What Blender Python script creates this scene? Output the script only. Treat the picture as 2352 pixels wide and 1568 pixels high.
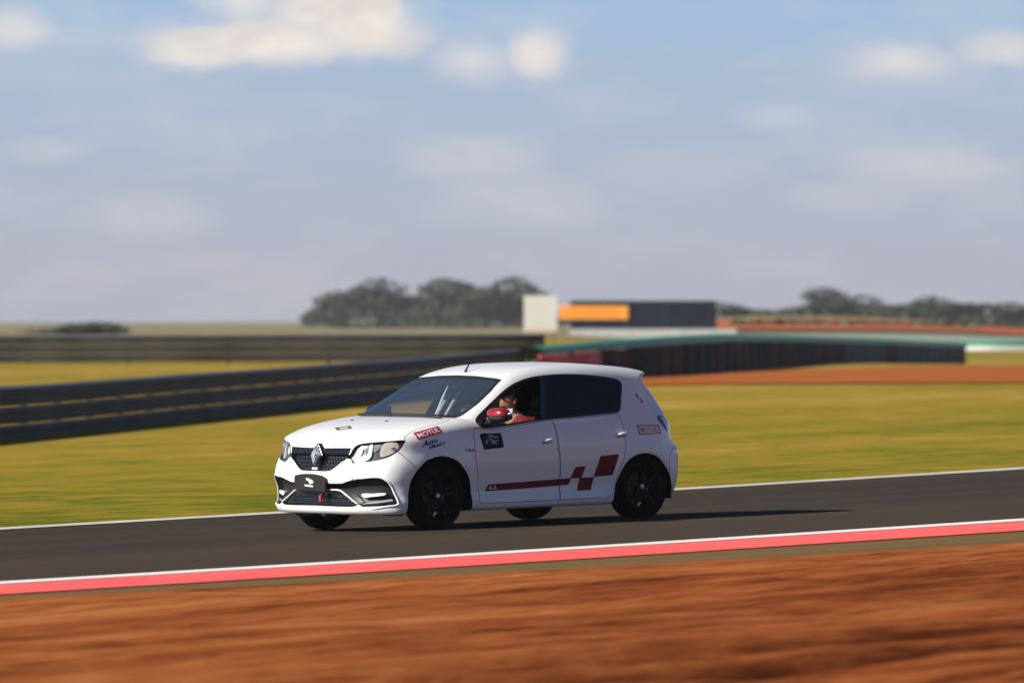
import bpy, bmesh, math, random
import numpy as np
from mathutils import Matrix, Vector
R = math.radians
rng = np.random.default_rng(7)
random.seed(7)
S = bpy.context.scene
for o in list(bpy.data.objects):
    bpy.data.objects.remove(o)
COL = S.collection

# ------------------------------------------------------------------ camera
CAM_Z = 1.8112
cd = bpy.data.cameras.new('camera'); cam = bpy.data.objects.new('camera', cd); COL.objects.link(cam)
cam.location = (0, 0, CAM_Z)
cam.rotation_euler = (R(90) - 0.001671, 0, 0)
cd.sensor_width = 36; cd.lens = 265.607
cd.clip_start = 0.5; cd.clip_end = 30000
cd.dof.use_dof = True; cd.dof.focus_distance = 69.4; cd.dof.aperture_fstop = 3.4
S.camera = cam
S.render.resolution_x = 1024; S.render.resolution_y = 682
S.render.engine = 'CYCLES'

# ------------------------------------------------------------------ light
SUN_EL = R(29.6); SUN_AZ = R(208.5)            # direction towards the sun, from +X
sdir = Vector((math.cos(SUN_AZ) * math.cos(SUN_EL), math.sin(SUN_AZ) * math.cos(SUN_EL), math.sin(SUN_EL)))
sl = bpy.data.lights.new('sun', 'SUN'); sl.energy = 5.0; sl.angle = R(0.5); sl.color = (1.0, 0.94, 0.84)
so = bpy.data.objects.new('sun', sl); COL.objects.link(so)
so.rotation_euler = sdir.to_track_quat('Z', 'Y').to_euler(); so.location = (-60, -40, 60)

W = bpy.data.worlds.new('World'); S.world = W; W.use_nodes = True
def build_world():
    nt = W.node_tree; N = nt.nodes; L = nt.links; N.clear()
    def nd(t, **k):
        n = N.new(t)
        for a, b in k.items(): setattr(n, a, b)
        return n
    def M(op, a, b=None, c=None, clamp=False):
        n = nd('ShaderNodeMath', operation=op, use_clamp=clamp)
        for i, v in enumerate((a, b, c)):
            if v is None: continue
            if isinstance(v, (int, float)): n.inputs[i].default_value = v
            else: L.new(v, n.inputs[i])
        return n.outputs[0]
    STR = 0.05
    sky = nd('ShaderNodeTexSky', sky_type='NISHITA', sun_disc=False)
    sky.sun_elevation = SUN_EL; sky.sun_rotation = math.atan2(sdir.x, sdir.y)
    sky.altitude = 2600; sky.air_density = .85; sky.dust_density = .05; sky.ozone_density = 4.5
    tc = nd('ShaderNodeTexCoord'); sp = nd('ShaderNodeSeparateXYZ'); L.new(tc.outputs['Generated'], sp.inputs[0])
    x, y, z = sp.outputs
    el = M('MULTIPLY', M('ARCSINE', z), 180 / math.pi)                  # elevation in degrees
    az = M('MULTIPLY', M('ARCTAN2', x, y), 180 / math.pi)               # bearing in degrees
    # hazy lower sky, blended into the physical sky higher up
    ramp = nd('ShaderNodeValToRGB'); cr = ramp.color_ramp; cr.interpolation = 'EASE'
    L.new(M('DIVIDE', el, 6.0, clamp=True), ramp.inputs[0])
    pts = [(0.0, (0.440, 0.468, 0.555)), (0.07, (0.452, 0.468, 0.555)), (0.17, (0.435, 0.485, 0.60)), (0.30, (0.405, 0.502, 0.65)), (0.41, (0.372, 0.512, 0.70)), (1.0, (0.21, 0.38, 0.66))]
    cr.elements[0].position = pts[0][0]; cr.elements[0].color = (*pts[0][1], 1)
    cr.elements[1].position = pts[-1][0]; cr.elements[1].color = (*pts[-1][1], 1)
    for p, c in pts[1:-1]:
        e = cr.elements.new(p); e.color = (*c, 1)
    # clouds
    uv = nd('ShaderNodeCombineXYZ'); L.new(az, uv.inputs[0]); L.new(el, uv.inputs[1])
    def noise(scale, detail, rough, sx=1.0, sy=1.0):
        mp = nd('ShaderNodeMapping'); L.new(uv.outputs[0], mp.inputs[0]); mp.inputs['Scale'].default_value = (sx, sy, 1)
        n = nd('ShaderNodeTexNoise'); n.inputs['Scale'].default_value = scale; n.inputs['Detail'].default_value = detail; n.inputs['Roughness'].default_value = rough
        L.new(mp.outputs[0], n.inputs['Vector']); return n.outputs['Fac']
    nz = noise(2.6, 6, 0.6, .75, 1.3); nz2 = noise(8.0, 5, 0.65, .7, 1.2)
    wob = M('MULTIPLY', M('SUBTRACT', nz, 0.5), 1.15); wob = M('ADD', wob, M('MULTIPLY', M('SUBTRACT', nz2, 0.5), 0.5))
    def px(p, q): return (p - 1176) / 17353 * 180 / math.pi, (755 - q) / 17353 * 180 / math.pi
    # (bearing, elevation, half width, half height up, half height down, opacity)
    C = [(-1.82, 2.15, 1.0, .24, .17, 1.0), (-2.38, 2.09, .50, .24, .16, .9), (-1.15, 2.28, .55, .45, .28, 1.0), (-2.05, 2.55, .42, .32, .3, .75), (-1.45, 2.40, .55, .35, .3, .85), (-1.75,2.75,1.0,.35,.25,.6),
         (.18, 2.07, .27, .27, .22, .85), (-.28, 2.02, .36, .20, .20, .45), (-3.78, 2.27, .36, .18, .17, .6),
         (2.95, 2.02, .48, .17, .15, .5), (3.75, 2.10, .45, .18, .17, .55), (-.30, 1.30, .62, .20, .20, .30), (3.15, 1.22, .80, .2, .2, .30),
         (-2.75, .85, .60, .20, .20, .24), (2.6, 1.0, .6, .16, .15, .2), (-3.5, 1.35, .4, .12, .12, .2), (.1, .95, .9, .25, .2, .16), (2.0,1.6,.35,.14,.13,.2), (1.2,1.2,.8,.2,.2,.12),
         (-6, 2.3, 1.2, .4, .3, .8), (6.2, 2.5, 1.4, .5, .3, .8), (-9.5, 3.2, 2, .6, .4, .9), (10, 3.4, 2, .7, .4, .9)]
    tot = None; shade = None
    for (a, e, w, hu, hd, op) in C:
        dx = M('DIVIDE', M('SUBTRACT', az, a), w); dy = M('SUBTRACT', el, e)
        up = M('DIVIDE', M('MAXIMUM', dy, 0.0), hu); dn = M('DIVIDE', M('MINIMUM', dy, 0.0), hd)
        d = M('SQRT', M('ADD', M('MULTIPLY', dx, dx), M('ADD', M('MULTIPLY', up, up), M('MULTIPLY', dn, dn))))
        d = M('ADD', d, M('MULTIPLY', wob, 1.25))
        m = nd('ShaderNodeMapRange', interpolation_type='SMOOTHERSTEP'); L.new(d, m.inputs[0])
        m.inputs[1].default_value = 1.35; m.inputs[2].default_value = 0.12; m.inputs[3].default_value = 0; m.inputs[4].default_value = op
        tot = m.outputs[0] if tot is None else M('MAXIMUM', tot, m.outputs[0])
    veil = M('MULTIPLY', M('SUBTRACT', noise(1.1, 5, .62, .45, 1.5), .47, clamp=True), 0.9)
    tot = M('ADD', tot, veil, clamp=True)
    cc = nd('ShaderNodeValToRGB'); L.new(M('ADD', M('MULTIPLY', nz, .7), M('MULTIPLY', nz2, .3)), cc.inputs[0])
    cc.color_ramp.elements[0].position = .3; cc.color_ramp.elements[0].color = (.64, .60, .60, 1)
    cc.color_ramp.elements[1].position = .62; cc.color_ramp.elements[1].color = (.95, .86, .78, 1)
    mx = nd('ShaderNodeMix', data_type='RGBA'); L.new(tot, mx.inputs[0]); L.new(ramp.outputs[0], mx.inputs[6]); L.new(cc.outputs[0], mx.inputs[7])
    sc = nd('ShaderNodeVectorMath', operation='SCALE'); L.new(mx.outputs[2], sc.inputs[0]); sc.inputs[3].default_value = 0.645 / STR
    bl = nd('ShaderNodeMapRange', interpolation_type='SMOOTHSTEP'); L.new(el, bl.inputs[0]); bl.inputs[1].default_value = 2.7; bl.inputs[2].default_value = 5.5
    mf = nd('ShaderNodeMix', data_type='RGBA'); L.new(bl.outputs[0], mf.inputs[0]); L.new(sc.outputs[0], mf.inputs[6]); L.new(sky.outputs[0], mf.inputs[7])
    bg = nd('ShaderNodeBackground'); L.new(mf.outputs[2], bg.inputs[0]); bg.inputs[1].default_value = STR
    out = nd('ShaderNodeOutputWorld'); L.new(bg.outputs[0], out.inputs[0])
build_world()
S.view_settings.view_transform = 'Standard'; S.view_settings.look = 'None'
S.view_settings.exposure = 0.65; S.view_settings.gamma = 1.0
S.cycles.max_bounces = 8; S.cycles.transparent_max_bounces = 12; S.cycles.volume_bounces = 0
S.cycles.caustics_reflective = False; S.cycles.caustics_refractive = False

# ------------------------------------------------------------------ helpers
def tag(o, label=None, cat=None, group=None, kind=None):
    if label: o['label'] = label
    if cat: o['category'] = cat
    if group: o['group'] = group
    if kind: o['kind'] = kind
    return o
def empty(name, label, cat, loc=(0, 0, 0), group=None):
    o = bpy.data.objects.new(name, None); COL.objects.link(o); o.location = loc; o.empty_display_size = .3
    return tag(o, label, cat, group)
class MB:
    """collects polygons (with vertex normals when wanted) and links them as one mesh object"""
    def __init__(s): s.v = []; s.n = []; s.f = []; s.m = []
    def add(s, pts, nrm=None, mi=0):
        b = len(s.v)
        pts = [tuple(map(float, p)) for p in pts]
        s.v += pts; s.n += [tuple(map(float, q)) for q in nrm] if nrm is not None else [None] * len(pts)
        s.f.append(list(range(b, b + len(pts)))); s.m.append(mi)
    def grid(s, P, mi=0, flip=False):
        P = np.asarray(P, float); a, b = P.shape[:2]; o = len(s.v)
        s.v += [tuple(q) for q in P.reshape(-1, 3).tolist()]; s.n += [None] * (a * b)
        for i in range(a - 1):
            for j in range(b - 1):
                q = [o + i * b + j, o + (i + 1) * b + j, o + (i + 1) * b + j + 1, o + i * b + j + 1]
                s.f.append(q[::-1] if flip else q); s.m.append(mi)
    def box(s, c, d, rot=None, mi=0, bev=0.0):
        x, y, z = [q / 2 for q in d]
        P = [(-x, -y, -z), (x, -y, -z), (x, y, -z), (-x, y, -z), (-x, -y, z), (x, -y, z), (x, y, z), (-x, y, z)]
        if rot is not None: P = [tuple(rot @ Vector(p)) for p in P]
        P = [(p[0] + c[0], p[1] + c[1], p[2] + c[2]) for p in P]
        o = len(s.v); s.v += P; s.n += [None] * 8
        for q in ((0, 3, 2, 1), (4, 5, 6, 7), (0, 1, 5, 4), (1, 2, 6, 5), (2, 3, 7, 6), (3, 0, 4, 7)):
            s.f.append([o + k for k in q]); s.m.append(mi)
    def tube(s, path, r, n=8, mi=0, cap=True):
        path = [Vector(p) for p in path]; k = len(path); rr = r if isinstance(r, (list, tuple)) else [r] * k
        rings = []; up = None
        for i in range(k):
            t = (path[min(i + 1, k - 1)] - path[max(i - 1, 0)]).normalized()
            if up is None: up = Vector((0, 0, 1)) if abs(t.z) < .9 else Vector((1, 0, 0))
            a = t.cross(up).normalized(); b = a.cross(t).normalized(); up = b
            rings.append([path[i] + (a * math.cos(2 * math.pi * q / n) + b * math.sin(2 * math.pi * q / n)) * rr[i] for q in range(n)])
        o = len(s.v)
        for g in rings: s.v += [tuple(q) for q in g]; s.n += [None] * n
        for i in range(k - 1):
            for q in range(n):
                s.f.append([o + i * n + q, o + i * n + (q + 1) % n, o + (i + 1) * n + (q + 1) % n, o + (i + 1) * n + q]); s.m.append(mi)
        if cap:
            s.f.append([o + q for q in range(n)][::-1]); s.m.append(mi); s.f.append([o + (k - 1) * n + q for q in range(n)]); s.m.append(mi)
    def lathe(s, prof, c, axis='y', n=48, mi=0):
        P = []
        for i in range(n + 1):
            a = 2 * math.pi * i / n; row = []
            for r, h in prof:
                u, v = r * math.cos(a), r * math.sin(a)
                row.append({'y': (c[0] + u, c[1] + h, c[2] + v), 'z': (c[0] + u, c[1] + v, c[2] + h), 'x': (c[0] + h, c[1] + u, c[2] + v)}[axis])
            P.append(row)
        s.grid(P, mi)
    def build(s, name, mats, parent=None, smooth=None, bevel=0.0, xf=None, merge=True):
        if not isinstance(mats, (list, tuple)): mats = [mats]
        V = np.array(s.v, float).reshape(-1, 3); has = any(q is not None for q in s.n)
        Nn = np.array([q if q is not None else (0, 0, 0) for q in s.n], float).reshape(-1, 3) if has else None
        F_ = s.f
        if merge and len(V):
            key = np.round(V, 5)
            if has: key = np.concatenate([key, np.round(Nn, 1)], 1)
            _, idx, inv = np.unique(key, axis=0, return_index=True, return_inverse=True); inv = inv.reshape(-1)
            V = V[idx]; Nn = Nn[idx] if has else None
            F2 = []; mm = []
            for f, m in zip(F_, s.m):
                g = []
                for q in f:
                    w = int(inv[q])
                    if not g or g[-1] != w: g.append(w)
                if len(g) > 1 and g[0] == g[-1]: g.pop()
                if len(set(g)) >= 3 and len(set(g)) == len(g): F2.append(g); mm.append(m)
            F_, ms = F2, mm
        else: ms = s.m
        if xf is not None: V, Nn = xf(V, Nn)
        me = bpy.data.meshes.new(name); me.from_pydata(V.tolist(), [], F_)
        for m in mats: me.materials.append(m)
        me.polygons.foreach_set('material_index', ms)
        if smooth is True or has: me.polygons.foreach_set('use_smooth', [True] * len(F_))
        else: me.polygons.foreach_set('use_smooth', [False] * len(F_))
        me.update()
        if has:
            z = np.linalg.norm(Nn, axis=1) < 1e-6
            if z.any():
                vn = np.zeros((len(V), 3)); me.vertices.foreach_get('normal', vn.ravel()) if False else None
                vn = np.array([v.normal[:] for v in me.vertices]); Nn[z] = vn[z]
            me.normals_split_custom_set_from_vertices(Nn.tolist())
        elif isinstance(smooth, float):
            me.polygons.foreach_set('use_smooth', [True] * len(F_)); me.set_sharp_from_angle(angle=smooth)
        o = bpy.data.objects.new(name, me); COL.objects.link(o)
        if parent is not None: o.parent = parent
        if bevel:
            b = o.modifiers.new('bevel', 'BEVEL'); b.width = bevel; b.segments = 2; b.limit_method = 'ANGLE'; b.angle_limit = R(40)
        return o
def newmat(name):
    m = bpy.data.materials.new(name); m.use_nodes = True; nt = m.node_tree
    b = nt.nodes['Principled BSDF']; return m, nt, b
def vary(nt, b, col, amt, scale, vec=None, detail=5, slot='Base Color', sx=None):
    n = nt.nodes.new('ShaderNodeTexNoise'); n.inputs['Scale'].default_value = scale; n.inputs['Detail'].default_value = detail
    tc = nt.nodes.new('ShaderNodeTexCoord'); mp = nt.nodes.new('ShaderNodeMapping'); nt.links.new(tc.outputs['Object'], mp.inputs[0]); nt.links.new(mp.outputs[0], n.inputs['Vector'])
    if sx: mp.inputs['Scale'].default_value = sx
    r = nt.nodes.new('ShaderNodeValToRGB'); nt.links.new(n.outputs['Fac'], r.inputs[0])
    r.color_ramp.elements[0].position = .3; r.color_ramp.elements[1].position = .7
    r.color_ramp.elements[0].color = (*[c * (1 - amt) for c in col], 1); r.color_ramp.elements[1].color = (*[min(1, c * (1 + amt)) for c in col], 1)
    nt.links.new(r.outputs[0], b.inputs[slot]); return r, n
def mat(name, col, rough=.5, metal=0.0, coat=0.0, amt=.06, scale=6.0, spec=.5):
    m, nt, b = newmat(name)
    vary(nt, b, col, amt, scale)
    b.inputs['Roughness'].default_value = rough; b.inputs['Metallic'].default_value = metal
    b.inputs['Coat Weight'].default_value = coat; b.inputs['Coat Roughness'].default_value = .04
    b.inputs['Specular IOR Level'].default_value = spec
    return m
def glass(name, tint, ior=.06, dust_sheen=0):
    m, nt, b = newmat(name); nt.nodes.remove(b)
    t = nt.nodes.new('ShaderNodeBsdfTransparent'); t.inputs[0].default_value = (*tint, 1)
    g = nt.nodes.new('ShaderNodeBsdfGlossy'); g.inputs['Roughness'].default_value = .02
    lw = nt.nodes.new('ShaderNodeLayerWeight'); lw.inputs[0].default_value = .5
    pw = nt.nodes.new('ShaderNodeMath'); pw.operation = 'POWER'; nt.links.new(lw.outputs['Facing'], pw.inputs[0]); pw.inputs[1].default_value = 5
    ma = nt.nodes.new('ShaderNodeMath'); ma.operation = 'MULTIPLY_ADD'; nt.links.new(pw.outputs[0], ma.inputs[0]); ma.inputs[1].default_value = .9; ma.inputs[2].default_value = ior
    if dust_sheen:
        df = nt.nodes.new('ShaderNodeBsdfDiffuse'); df.inputs[0].default_value = (.66, .76, .84, 1); m0 = nt.nodes.new('ShaderNodeMixShader'); m0.inputs[0].default_value = dust_sheen; nt.links.new(t.outputs[0], m0.inputs[1]); nt.links.new(df.outputs[0], m0.inputs[2]); t = m0  # dusty film with pale sky reflection painted in as a blue tint
    mx = nt.nodes.new('ShaderNodeMixShader'); nt.links.new(ma.outputs[0], mx.inputs[0]); nt.links.new(t.outputs[0], mx.inputs[1]); nt.links.new(g.outputs[0], mx.inputs[2])
    nt.links.new(mx.outputs[0], nt.nodes['Material Output'].inputs[0]); return m

# ------------------------------------------------------------------ terrain
XC0, SLOPE = -0.2743, 0.0249          # the circuit climbs gently towards the right
ROW_U = np.array([-.0678, -.0332, .0014, .0187, .0331, .0475, .0590, .0678])
ROWS = [(235, [0.04, 0.06, 0.12, 0.21, 0.32, 0.39, 0.43, 0.46]), (300, [0.43, 0.41, 0.34, 0.17, 0.29, 0.39, 0.39, 0.38]),
        (430, [0.57, 0.57, 0.57, 0.32, 0.20, -0.10, -0.20, -0.25]), (520, [1.36, 1.36, 1.39, 0.91, 0.76, 0.61, 0.46, 0.31]),
        (620, [1.42, 1.42, 1.42, 1.70, 1.74, 1.74, 1.63, 1.35]), (760, [1.50, 1.59, 1.68, 2.69, 3.17, 3.04, 2.42, 1.81]),
        (900, [1.66, 1.76, 1.86, 2.69, 3.00, 2.85, 2.17, 1.45]), (1100, [1.81, 2.0, 2.13, 2.64, 2.89, 2.64, 2.13, 1.49]),
        (1800, [2.54, 2.74, 2.95, 3.16, 3.16, 3.16, 2.95, 2.54]), (2600, [4.06, 4.06, 4.36, 4.06, 4.06, 4.06, 4.06, 4.06]), (5200, [2.68] * 8), (9000, [2.0] * 8)]
def plane_z(X): return SLOPE * (np.clip(X, -45, 60) - XC0)
ROWY = np.array([0, 60, 110, 160, 200] + [r[0] for r in ROWS], float)
def height(X, Y):
    X = np.asarray(X, float); Y = np.asarray(Y, float)
    Yc = np.clip(Y, 1, 8999); u = X / np.maximum(Yc, 60)
    vals = []
    for k, yy in enumerate(ROWY):
        if yy <= 200: vals.append(plane_z(X))
        else:
            r = np.array(ROWS[k - 5][1]); vals.append(np.interp(u, ROW_U, r))
    V_ = np.stack(vals, 0)
    i = np.clip(np.searchsorted(ROWY, Yc) - 1, 0, len(ROWY) - 2)
    t = (Yc - ROWY[i]) / (ROWY[i + 1] - ROWY[i]); t = t * t * (3 - 2 * t) * .5 + t * .5
    a = np.take_along_axis(V_, i[None], 0)[0]; b = np.take_along_axis(V_, (i + 1)[None], 0)[0]
    return a * (1 - t) + b * t

# track lines on the ground (x, y in metres), followed well past both sides of the view
def extend(P, a=70, b=70):
    P = [np.array(p, float) for p in P]
    d0 = P[0] - P[1]; d0 /= np.linalg.norm(d0); d1 = P[-1] - P[-2]; d1 /= np.linalg.norm(d1)
    return [P[0] + d0 * a, P[0] + d0 * a * .4, P[0] + d0 * a * .12] + P + [P[-1] + d1 * b * .12, P[-1] + d1 * b * .4, P[-1] + d1 * b]
def spline(P, n):
    P = np.array(P); d = np.r_[0, np.cumsum(np.linalg.norm(np.diff(P, axis=0), axis=1))]
    deg = 4; t = d / d[-1]
    cx = np.polyfit(t, P[:, 0], deg); cy = np.polyfit(t, P[:, 1], deg)
    q = np.linspace(0, 1, n); return np.stack([np.polyval(cx, q), np.polyval(cy, q)], -1)
NL = 60
FAR_A = spline(extend([(-4.95, 73.03), (-3.58, 74.85), (-2.0, 77.0), (0.0, 79.7), (1.72, 82.5), (3.81, 86.2), (6.11, 90.16)]), NL)
def shift(P, d):
    P = np.asarray(P); t = np.gradient(P, axis=0); t /= np.linalg.norm(t, axis=1, keepdims=True)
    return P + np.stack([-t[:, 1], t[:, 0]], -1) * d      # + is away from the camera
NEAR_W = spline(extend([(-3.85, 56.75), (-1.96, 58.68), (-0.05, 60.75), (1.42, 62.60), (2.98, 65.05), (4.55, 67.45)]), NL)
WHITE_N = shift(NEAR_W, -0.42)
RED_N = shift(NEAR_W, -1.98)
DIRT_E = shift(NEAR_W, -3.25)
def sheet(name, A, B, mat_, dz, n=6, kind='structure', da=None):
    P = np.zeros((len(A), n + 1, 3))
    for j in range(n + 1):
        q = A * (1 - j / n) + B * (j / n)
        z = height(q[:, 0], q[:, 1]) + (dz if da is None else dz + da * np.sin(math.pi * j / n))
        P[:, j] = np.stack([q[:, 0], q[:, 1], z], -1)
    m = MB(); m.grid(P, flip=True); o = m.build(name, mat_, smooth=True, merge=False); tag(o, kind=kind); return o

# --- ground materials -------------------------------------------------------
TRK = math.atan2(12.5, 9.5)                       # bearing of the track on the ground
def ground_mat(name, stops, along=.12, across=1.0, scale=1.0, fine=14.0, rough=.95, bump=.35, drift=None, fine_amt=.35, spec=0.0, fx=.5, gain=1.0):
    """tufts, soil and wear combed along the track: noise stretched along its bearing"""
    m, nt, b = newmat(name); N = nt.nodes; L = nt.links
    tc = N.new('ShaderNodeTexCoord'); mp = N.new('ShaderNodeMapping'); mp.vector_type = 'TEXTURE'
    L.new(tc.outputs['Object'], mp.inputs[0]); mp.inputs['Rotation'].default_value = (0, 0, TRK)
    def nz(sx, sy, sc, det=5, rg=.6):
        q = N.new('ShaderNodeVectorMath'); q.operation = 'MULTIPLY'; L.new(mp.outputs[0], q.inputs[0]); q.inputs[1].default_value = (sx, sy, 1)
        n = N.new('ShaderNodeTexNoise'); n.inputs['Scale'].default_value = sc; n.inputs['Detail'].default_value = det; n.inputs['Roughness'].default_value = rg
        L.new(q.outputs[0], n.inputs['Vector']); return n.outputs['Fac']
    big = nz(along, across, .35 * scale, 4); mid = nz(along, across, 1.6 * scale, 6); fin = nz(fx, 1, fine, 6, .7)
    def ma(op, a, c):
        n = N.new('ShaderNodeMath'); n.operation = op
        for i, v in enumerate((a, c)):
            if isinstance(v, (int, float)): n.inputs[i].default_value = v
            else: L.new(v, n.inputs[i])
        return n.outputs[0]
    f = ma('ADD', ma('MULTIPLY', big, .5), ma('MULTIPLY', mid, .5))
    f = ma('ADD', f, ma('MULTIPLY', ma('SUBTRACT', fin, .5), fine_amt))
    if gain != 1: f = ma('ADD', ma('MULTIPLY', ma('SUBTRACT', f, .5), gain), .5)
    if drift:
        sp = N.new('ShaderNodeSeparateXYZ'); L.new(mp.outputs[0], sp.inputs[0])
        mr = N.new('ShaderNodeMapRange'); L.new(sp.outputs[1], mr.inputs[0])
        mr.inputs[1].default_value, mr.inputs[2].default_value, mr.inputs[3].default_value, mr.inputs[4].default_value = drift
        f = ma('ADD', f, mr.outputs[0])
    r = N.new('ShaderNodeValToRGB'); L.new(f, r.inputs[0]); cr = r.color_ramp
    cr.elements[0].position = stops[0][0]; cr.elements[0].color = (*stops[0][1], 1)
    cr.elements[1].position = stops[-1][0]; cr.elements[1].color = (*stops[-1][1], 1)
    for p, c in stops[1:-1]:
        e = cr.elements.new(p); e.color = (*c, 1)
    L.new(r.outputs[0], b.inputs['Base Color'])
    bp = N.new('ShaderNodeBump'); bp.inputs['Strength'].default_value = bump; bp.inputs['Distance'].default_value = .05
    L.new(ma('ADD', mid, ma('MULTIPLY', fin, .6)), bp.inputs['Height']); L.new(bp.outputs[0], b.inputs['Normal'])
    b.inputs['Roughness'].default_value = rough; b.inputs['Specular IOR Level'].default_value = spec
    return m
# offset of the verge across the track: local y of the rotated frame at the far track edge is about 44 m
M_GRASS = ground_mat('verge_grass', [(.14, (.115, .115, .014)), (.34, (.185, .168, .019)), (.47, (.232, .178, .022)), (.60, (.268, .178, .026)), (.74, (.30, .195, .034)), (.88, (.37, .26, .065))], along=.75, scale=.15, fine=1.1, drift=(48, 105, -.16, .15), bump=.8, fx=.9, fine_amt=1.0, gain=2.1)
M_FIELD = ground_mat('far_field', [(.3, (.12, .13, .045)), (.45, (.20, .18, .09)), (.6, (.26, .22, .14)), (.75, (.25, .20, .075))], along=.8, scale=.02, fine=.1, bump=.1)
M_ASPH = ground_mat('asphalt', [(.24, (.026, .022, .019)), (.44, (.042, .034, .028)), (.6, (.058, .044, .033)), (.85, (.085, .060, .040))], along=.02, scale=.45, drift=(36.5, 44, .14, -.03), fine=9, fx=.3, fine_amt=.45, rough=.9, bump=.12, spec=0.02)
M_STRIP = ground_mat('concrete_strip', [(.3, (.125, .085, .036)), (.55, (.165, .105, .048)), (.75, (.20, .122, .060))], along=.06, scale=1.2, fine=30, rough=.9, bump=.2)
M_DIRT = ground_mat('red_soil', [(.28, (.080, .021, .008)), (.42, (.20, .054, .017)), (.54, (.30, .093, .029)), (.66, (.37, .135, .045)), (.82, (.43, .18, .066))], along=.11, scale=1.0, fine=7, fine_amt=.6, rough=1.0, bump=.5, fx=.18, gain=1.3, drift=(25, 34, -.055, .03))
M_PATCH = ground_mat('orange_soil', [(.25, (.25, .072, .020)), (.5, (.335, .100, .026)), (.75, (.39, .125, .036))], along=.1, scale=.3, fine=6, bump=.3)
M_BANK = ground_mat('red_earth', [(.26, (.16, .12, .04)), (.40, (.34, .11, .045)), (.7, (.46, .12, .05))], along=.35, scale=.05, fine=.4, bump=.2)
M_RUN = ground_mat('runoff', [(.3, (.20, .23, .17)), (.6, (.30, .33, .26))], along=.2, scale=.05, fine=.6, bump=.05)
M_WHITE = mat('white_road_paint', (.80, .77, .72), .6, amt=.05, scale=2)
M_EDGE = mat('worn_white_paint', (.56, .52, .46), .7, amt=.18, scale=3)
M_RED = mat('red_kerb_paint', (.92, .115, .095), .6, amt=.13, scale=.9)

# --- ground sheets ----------------------------------------------------------
def terrain(name, ys, us, mat_, dz=0.0, ratio=True):
    P = np.zeros((len(ys), len(us), 3))
    for i, y in enumerate(ys):
        x = us * max(y, 60.0) if ratio else us
        P[i] = np.stack([x, np.full(len(us), y), height(x, np.full(len(us), y)) + dz - (.45 * np.clip((45 - (y * math.cos(TRK) - x * math.sin(TRK))) / 4, 0, 1) if name == 'grass' else 0)], -1)
    m = MB(); m.grid(P, flip=True); o = m.build(name, mat_, smooth=True, merge=False); return tag(o, kind='structure')
US = np.r_[np.linspace(-1.5, -.12, 12), np.linspace(-.10, .10, 61), np.linspace(.12, 1.5, 12)]
terrain('grass', np.r_[-60, 0, 20, 40, 60, np.arange(70, 300, 4), np.arange(300, 531, 8)], US, M_GRASS, -.012)
terrain('far_field', np.r_[np.arange(528, 900, 12), np.arange(900, 2700, 60), np.arange(2700, 9000, 700)], US, M_FIELD, -.012)
sheet('track', FAR_A, shift(NEAR_W, -.05), M_ASPH, 0.0, 10)
sheet('track_edge_line', shift(FAR_A, .16), shift(FAR_A, -.34), M_EDGE, .006, 2)
sheet('kerb_line', NEAR_W, WHITE_N, M_WHITE, .008, 2)
sheet('kerb', shift(NEAR_W, -.40), RED_N, M_RED, .004, 6, da=.012)
sheet('concrete_strip', shift(NEAR_W, -1.9), shift(DIRT_E, -.5), M_STRIP, -.004, 4)

# graded red soil in the foreground: real ruts and clods
def vnoise(u, v, seed):
    r = np.random.default_rng(seed); T = r.random((256, 256))
    i = np.floor(u).astype(int); j = np.floor(v).astype(int); f = u - i; g = v - j
    f = f * f * (3 - 2 * f); g = g * g * (3 - 2 * g)
    t = lambda a, b: T[a % 256, b % 256]
    return t(i, j) * (1 - f) * (1 - g) + t(i + 1, j) * f * (1 - g) + t(i, j + 1) * (1 - f) * g + t(i + 1, j + 1) * f * g - .5
def soil():
    P_ = DIRT_E; seg = spline(extend([(-3.56, 52.47), (-1.8, 53.57), (-0.04, 55.25), (1.28, 56.75), (2.63, 58.2), (4.02, 60.0)], 46, 40), 420)
    seg = seg[(seg[:, 0] > -22) & (seg[:, 0] < 26)]
    ds = np.r_[np.arange(0, 14, .05), np.arange(14, 62, .6)]
    s = np.r_[0, np.cumsum(np.linalg.norm(np.diff(seg, axis=0), axis=1))]
    G = np.zeros((len(seg), len(ds), 3))
    t = np.gradient(seg, axis=0); t /= np.linalg.norm(t, axis=1, keepdims=True); nn = np.stack([-t[:, 1], t[:, 0]], -1)
    for j, d in enumerate(ds):
        q = seg - nn * d; G[:, j, 0] = q[:, 0]; G[:, j, 1] = q[:, 1]
        w = d + .27 * s                                  # ruts run a little across the verge
        h = .06 * vnoise(s * .22, np.full_like(s, d * .5), 1) + .045 * vnoise(s * .7, w * .9, 2) + .024 * vnoise(s * 1.7, w * 1.9, 3) + .012 * vnoise(s * 4., np.full_like(s, d * 5.), 4) + .006 * vnoise(s * 9., np.full_like(s, d * 12.), 5)
        for c, wd, a in ((16.9, .30, .08), (18.6, .34, .11), (20.3, .34, .13), (22.0, .38, .13), (24.0, .4, .13), (13.8, .3, .05)):
            k = (w - c - .25 * vnoise(s * .12, np.full_like(s, c), 9)) / wd
            h += a * (np.exp(-(np.abs(k) - 1.1) ** 2 / .35) * .8 - np.exp(-k * k / .5))
        edge = min(1, d / .5)
        G[:, j, 2] = height(q[:, 0], q[:, 1]) + .02 + h * edge * (1 if d < 14 else .4)
    G[:, 0, 2] -= .05
    m = MB(); m.grid(G, flip=True); tag(m.build('red_soil_verge', M_DIRT, smooth=True, merge=False), kind='structure')
soil()
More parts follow.
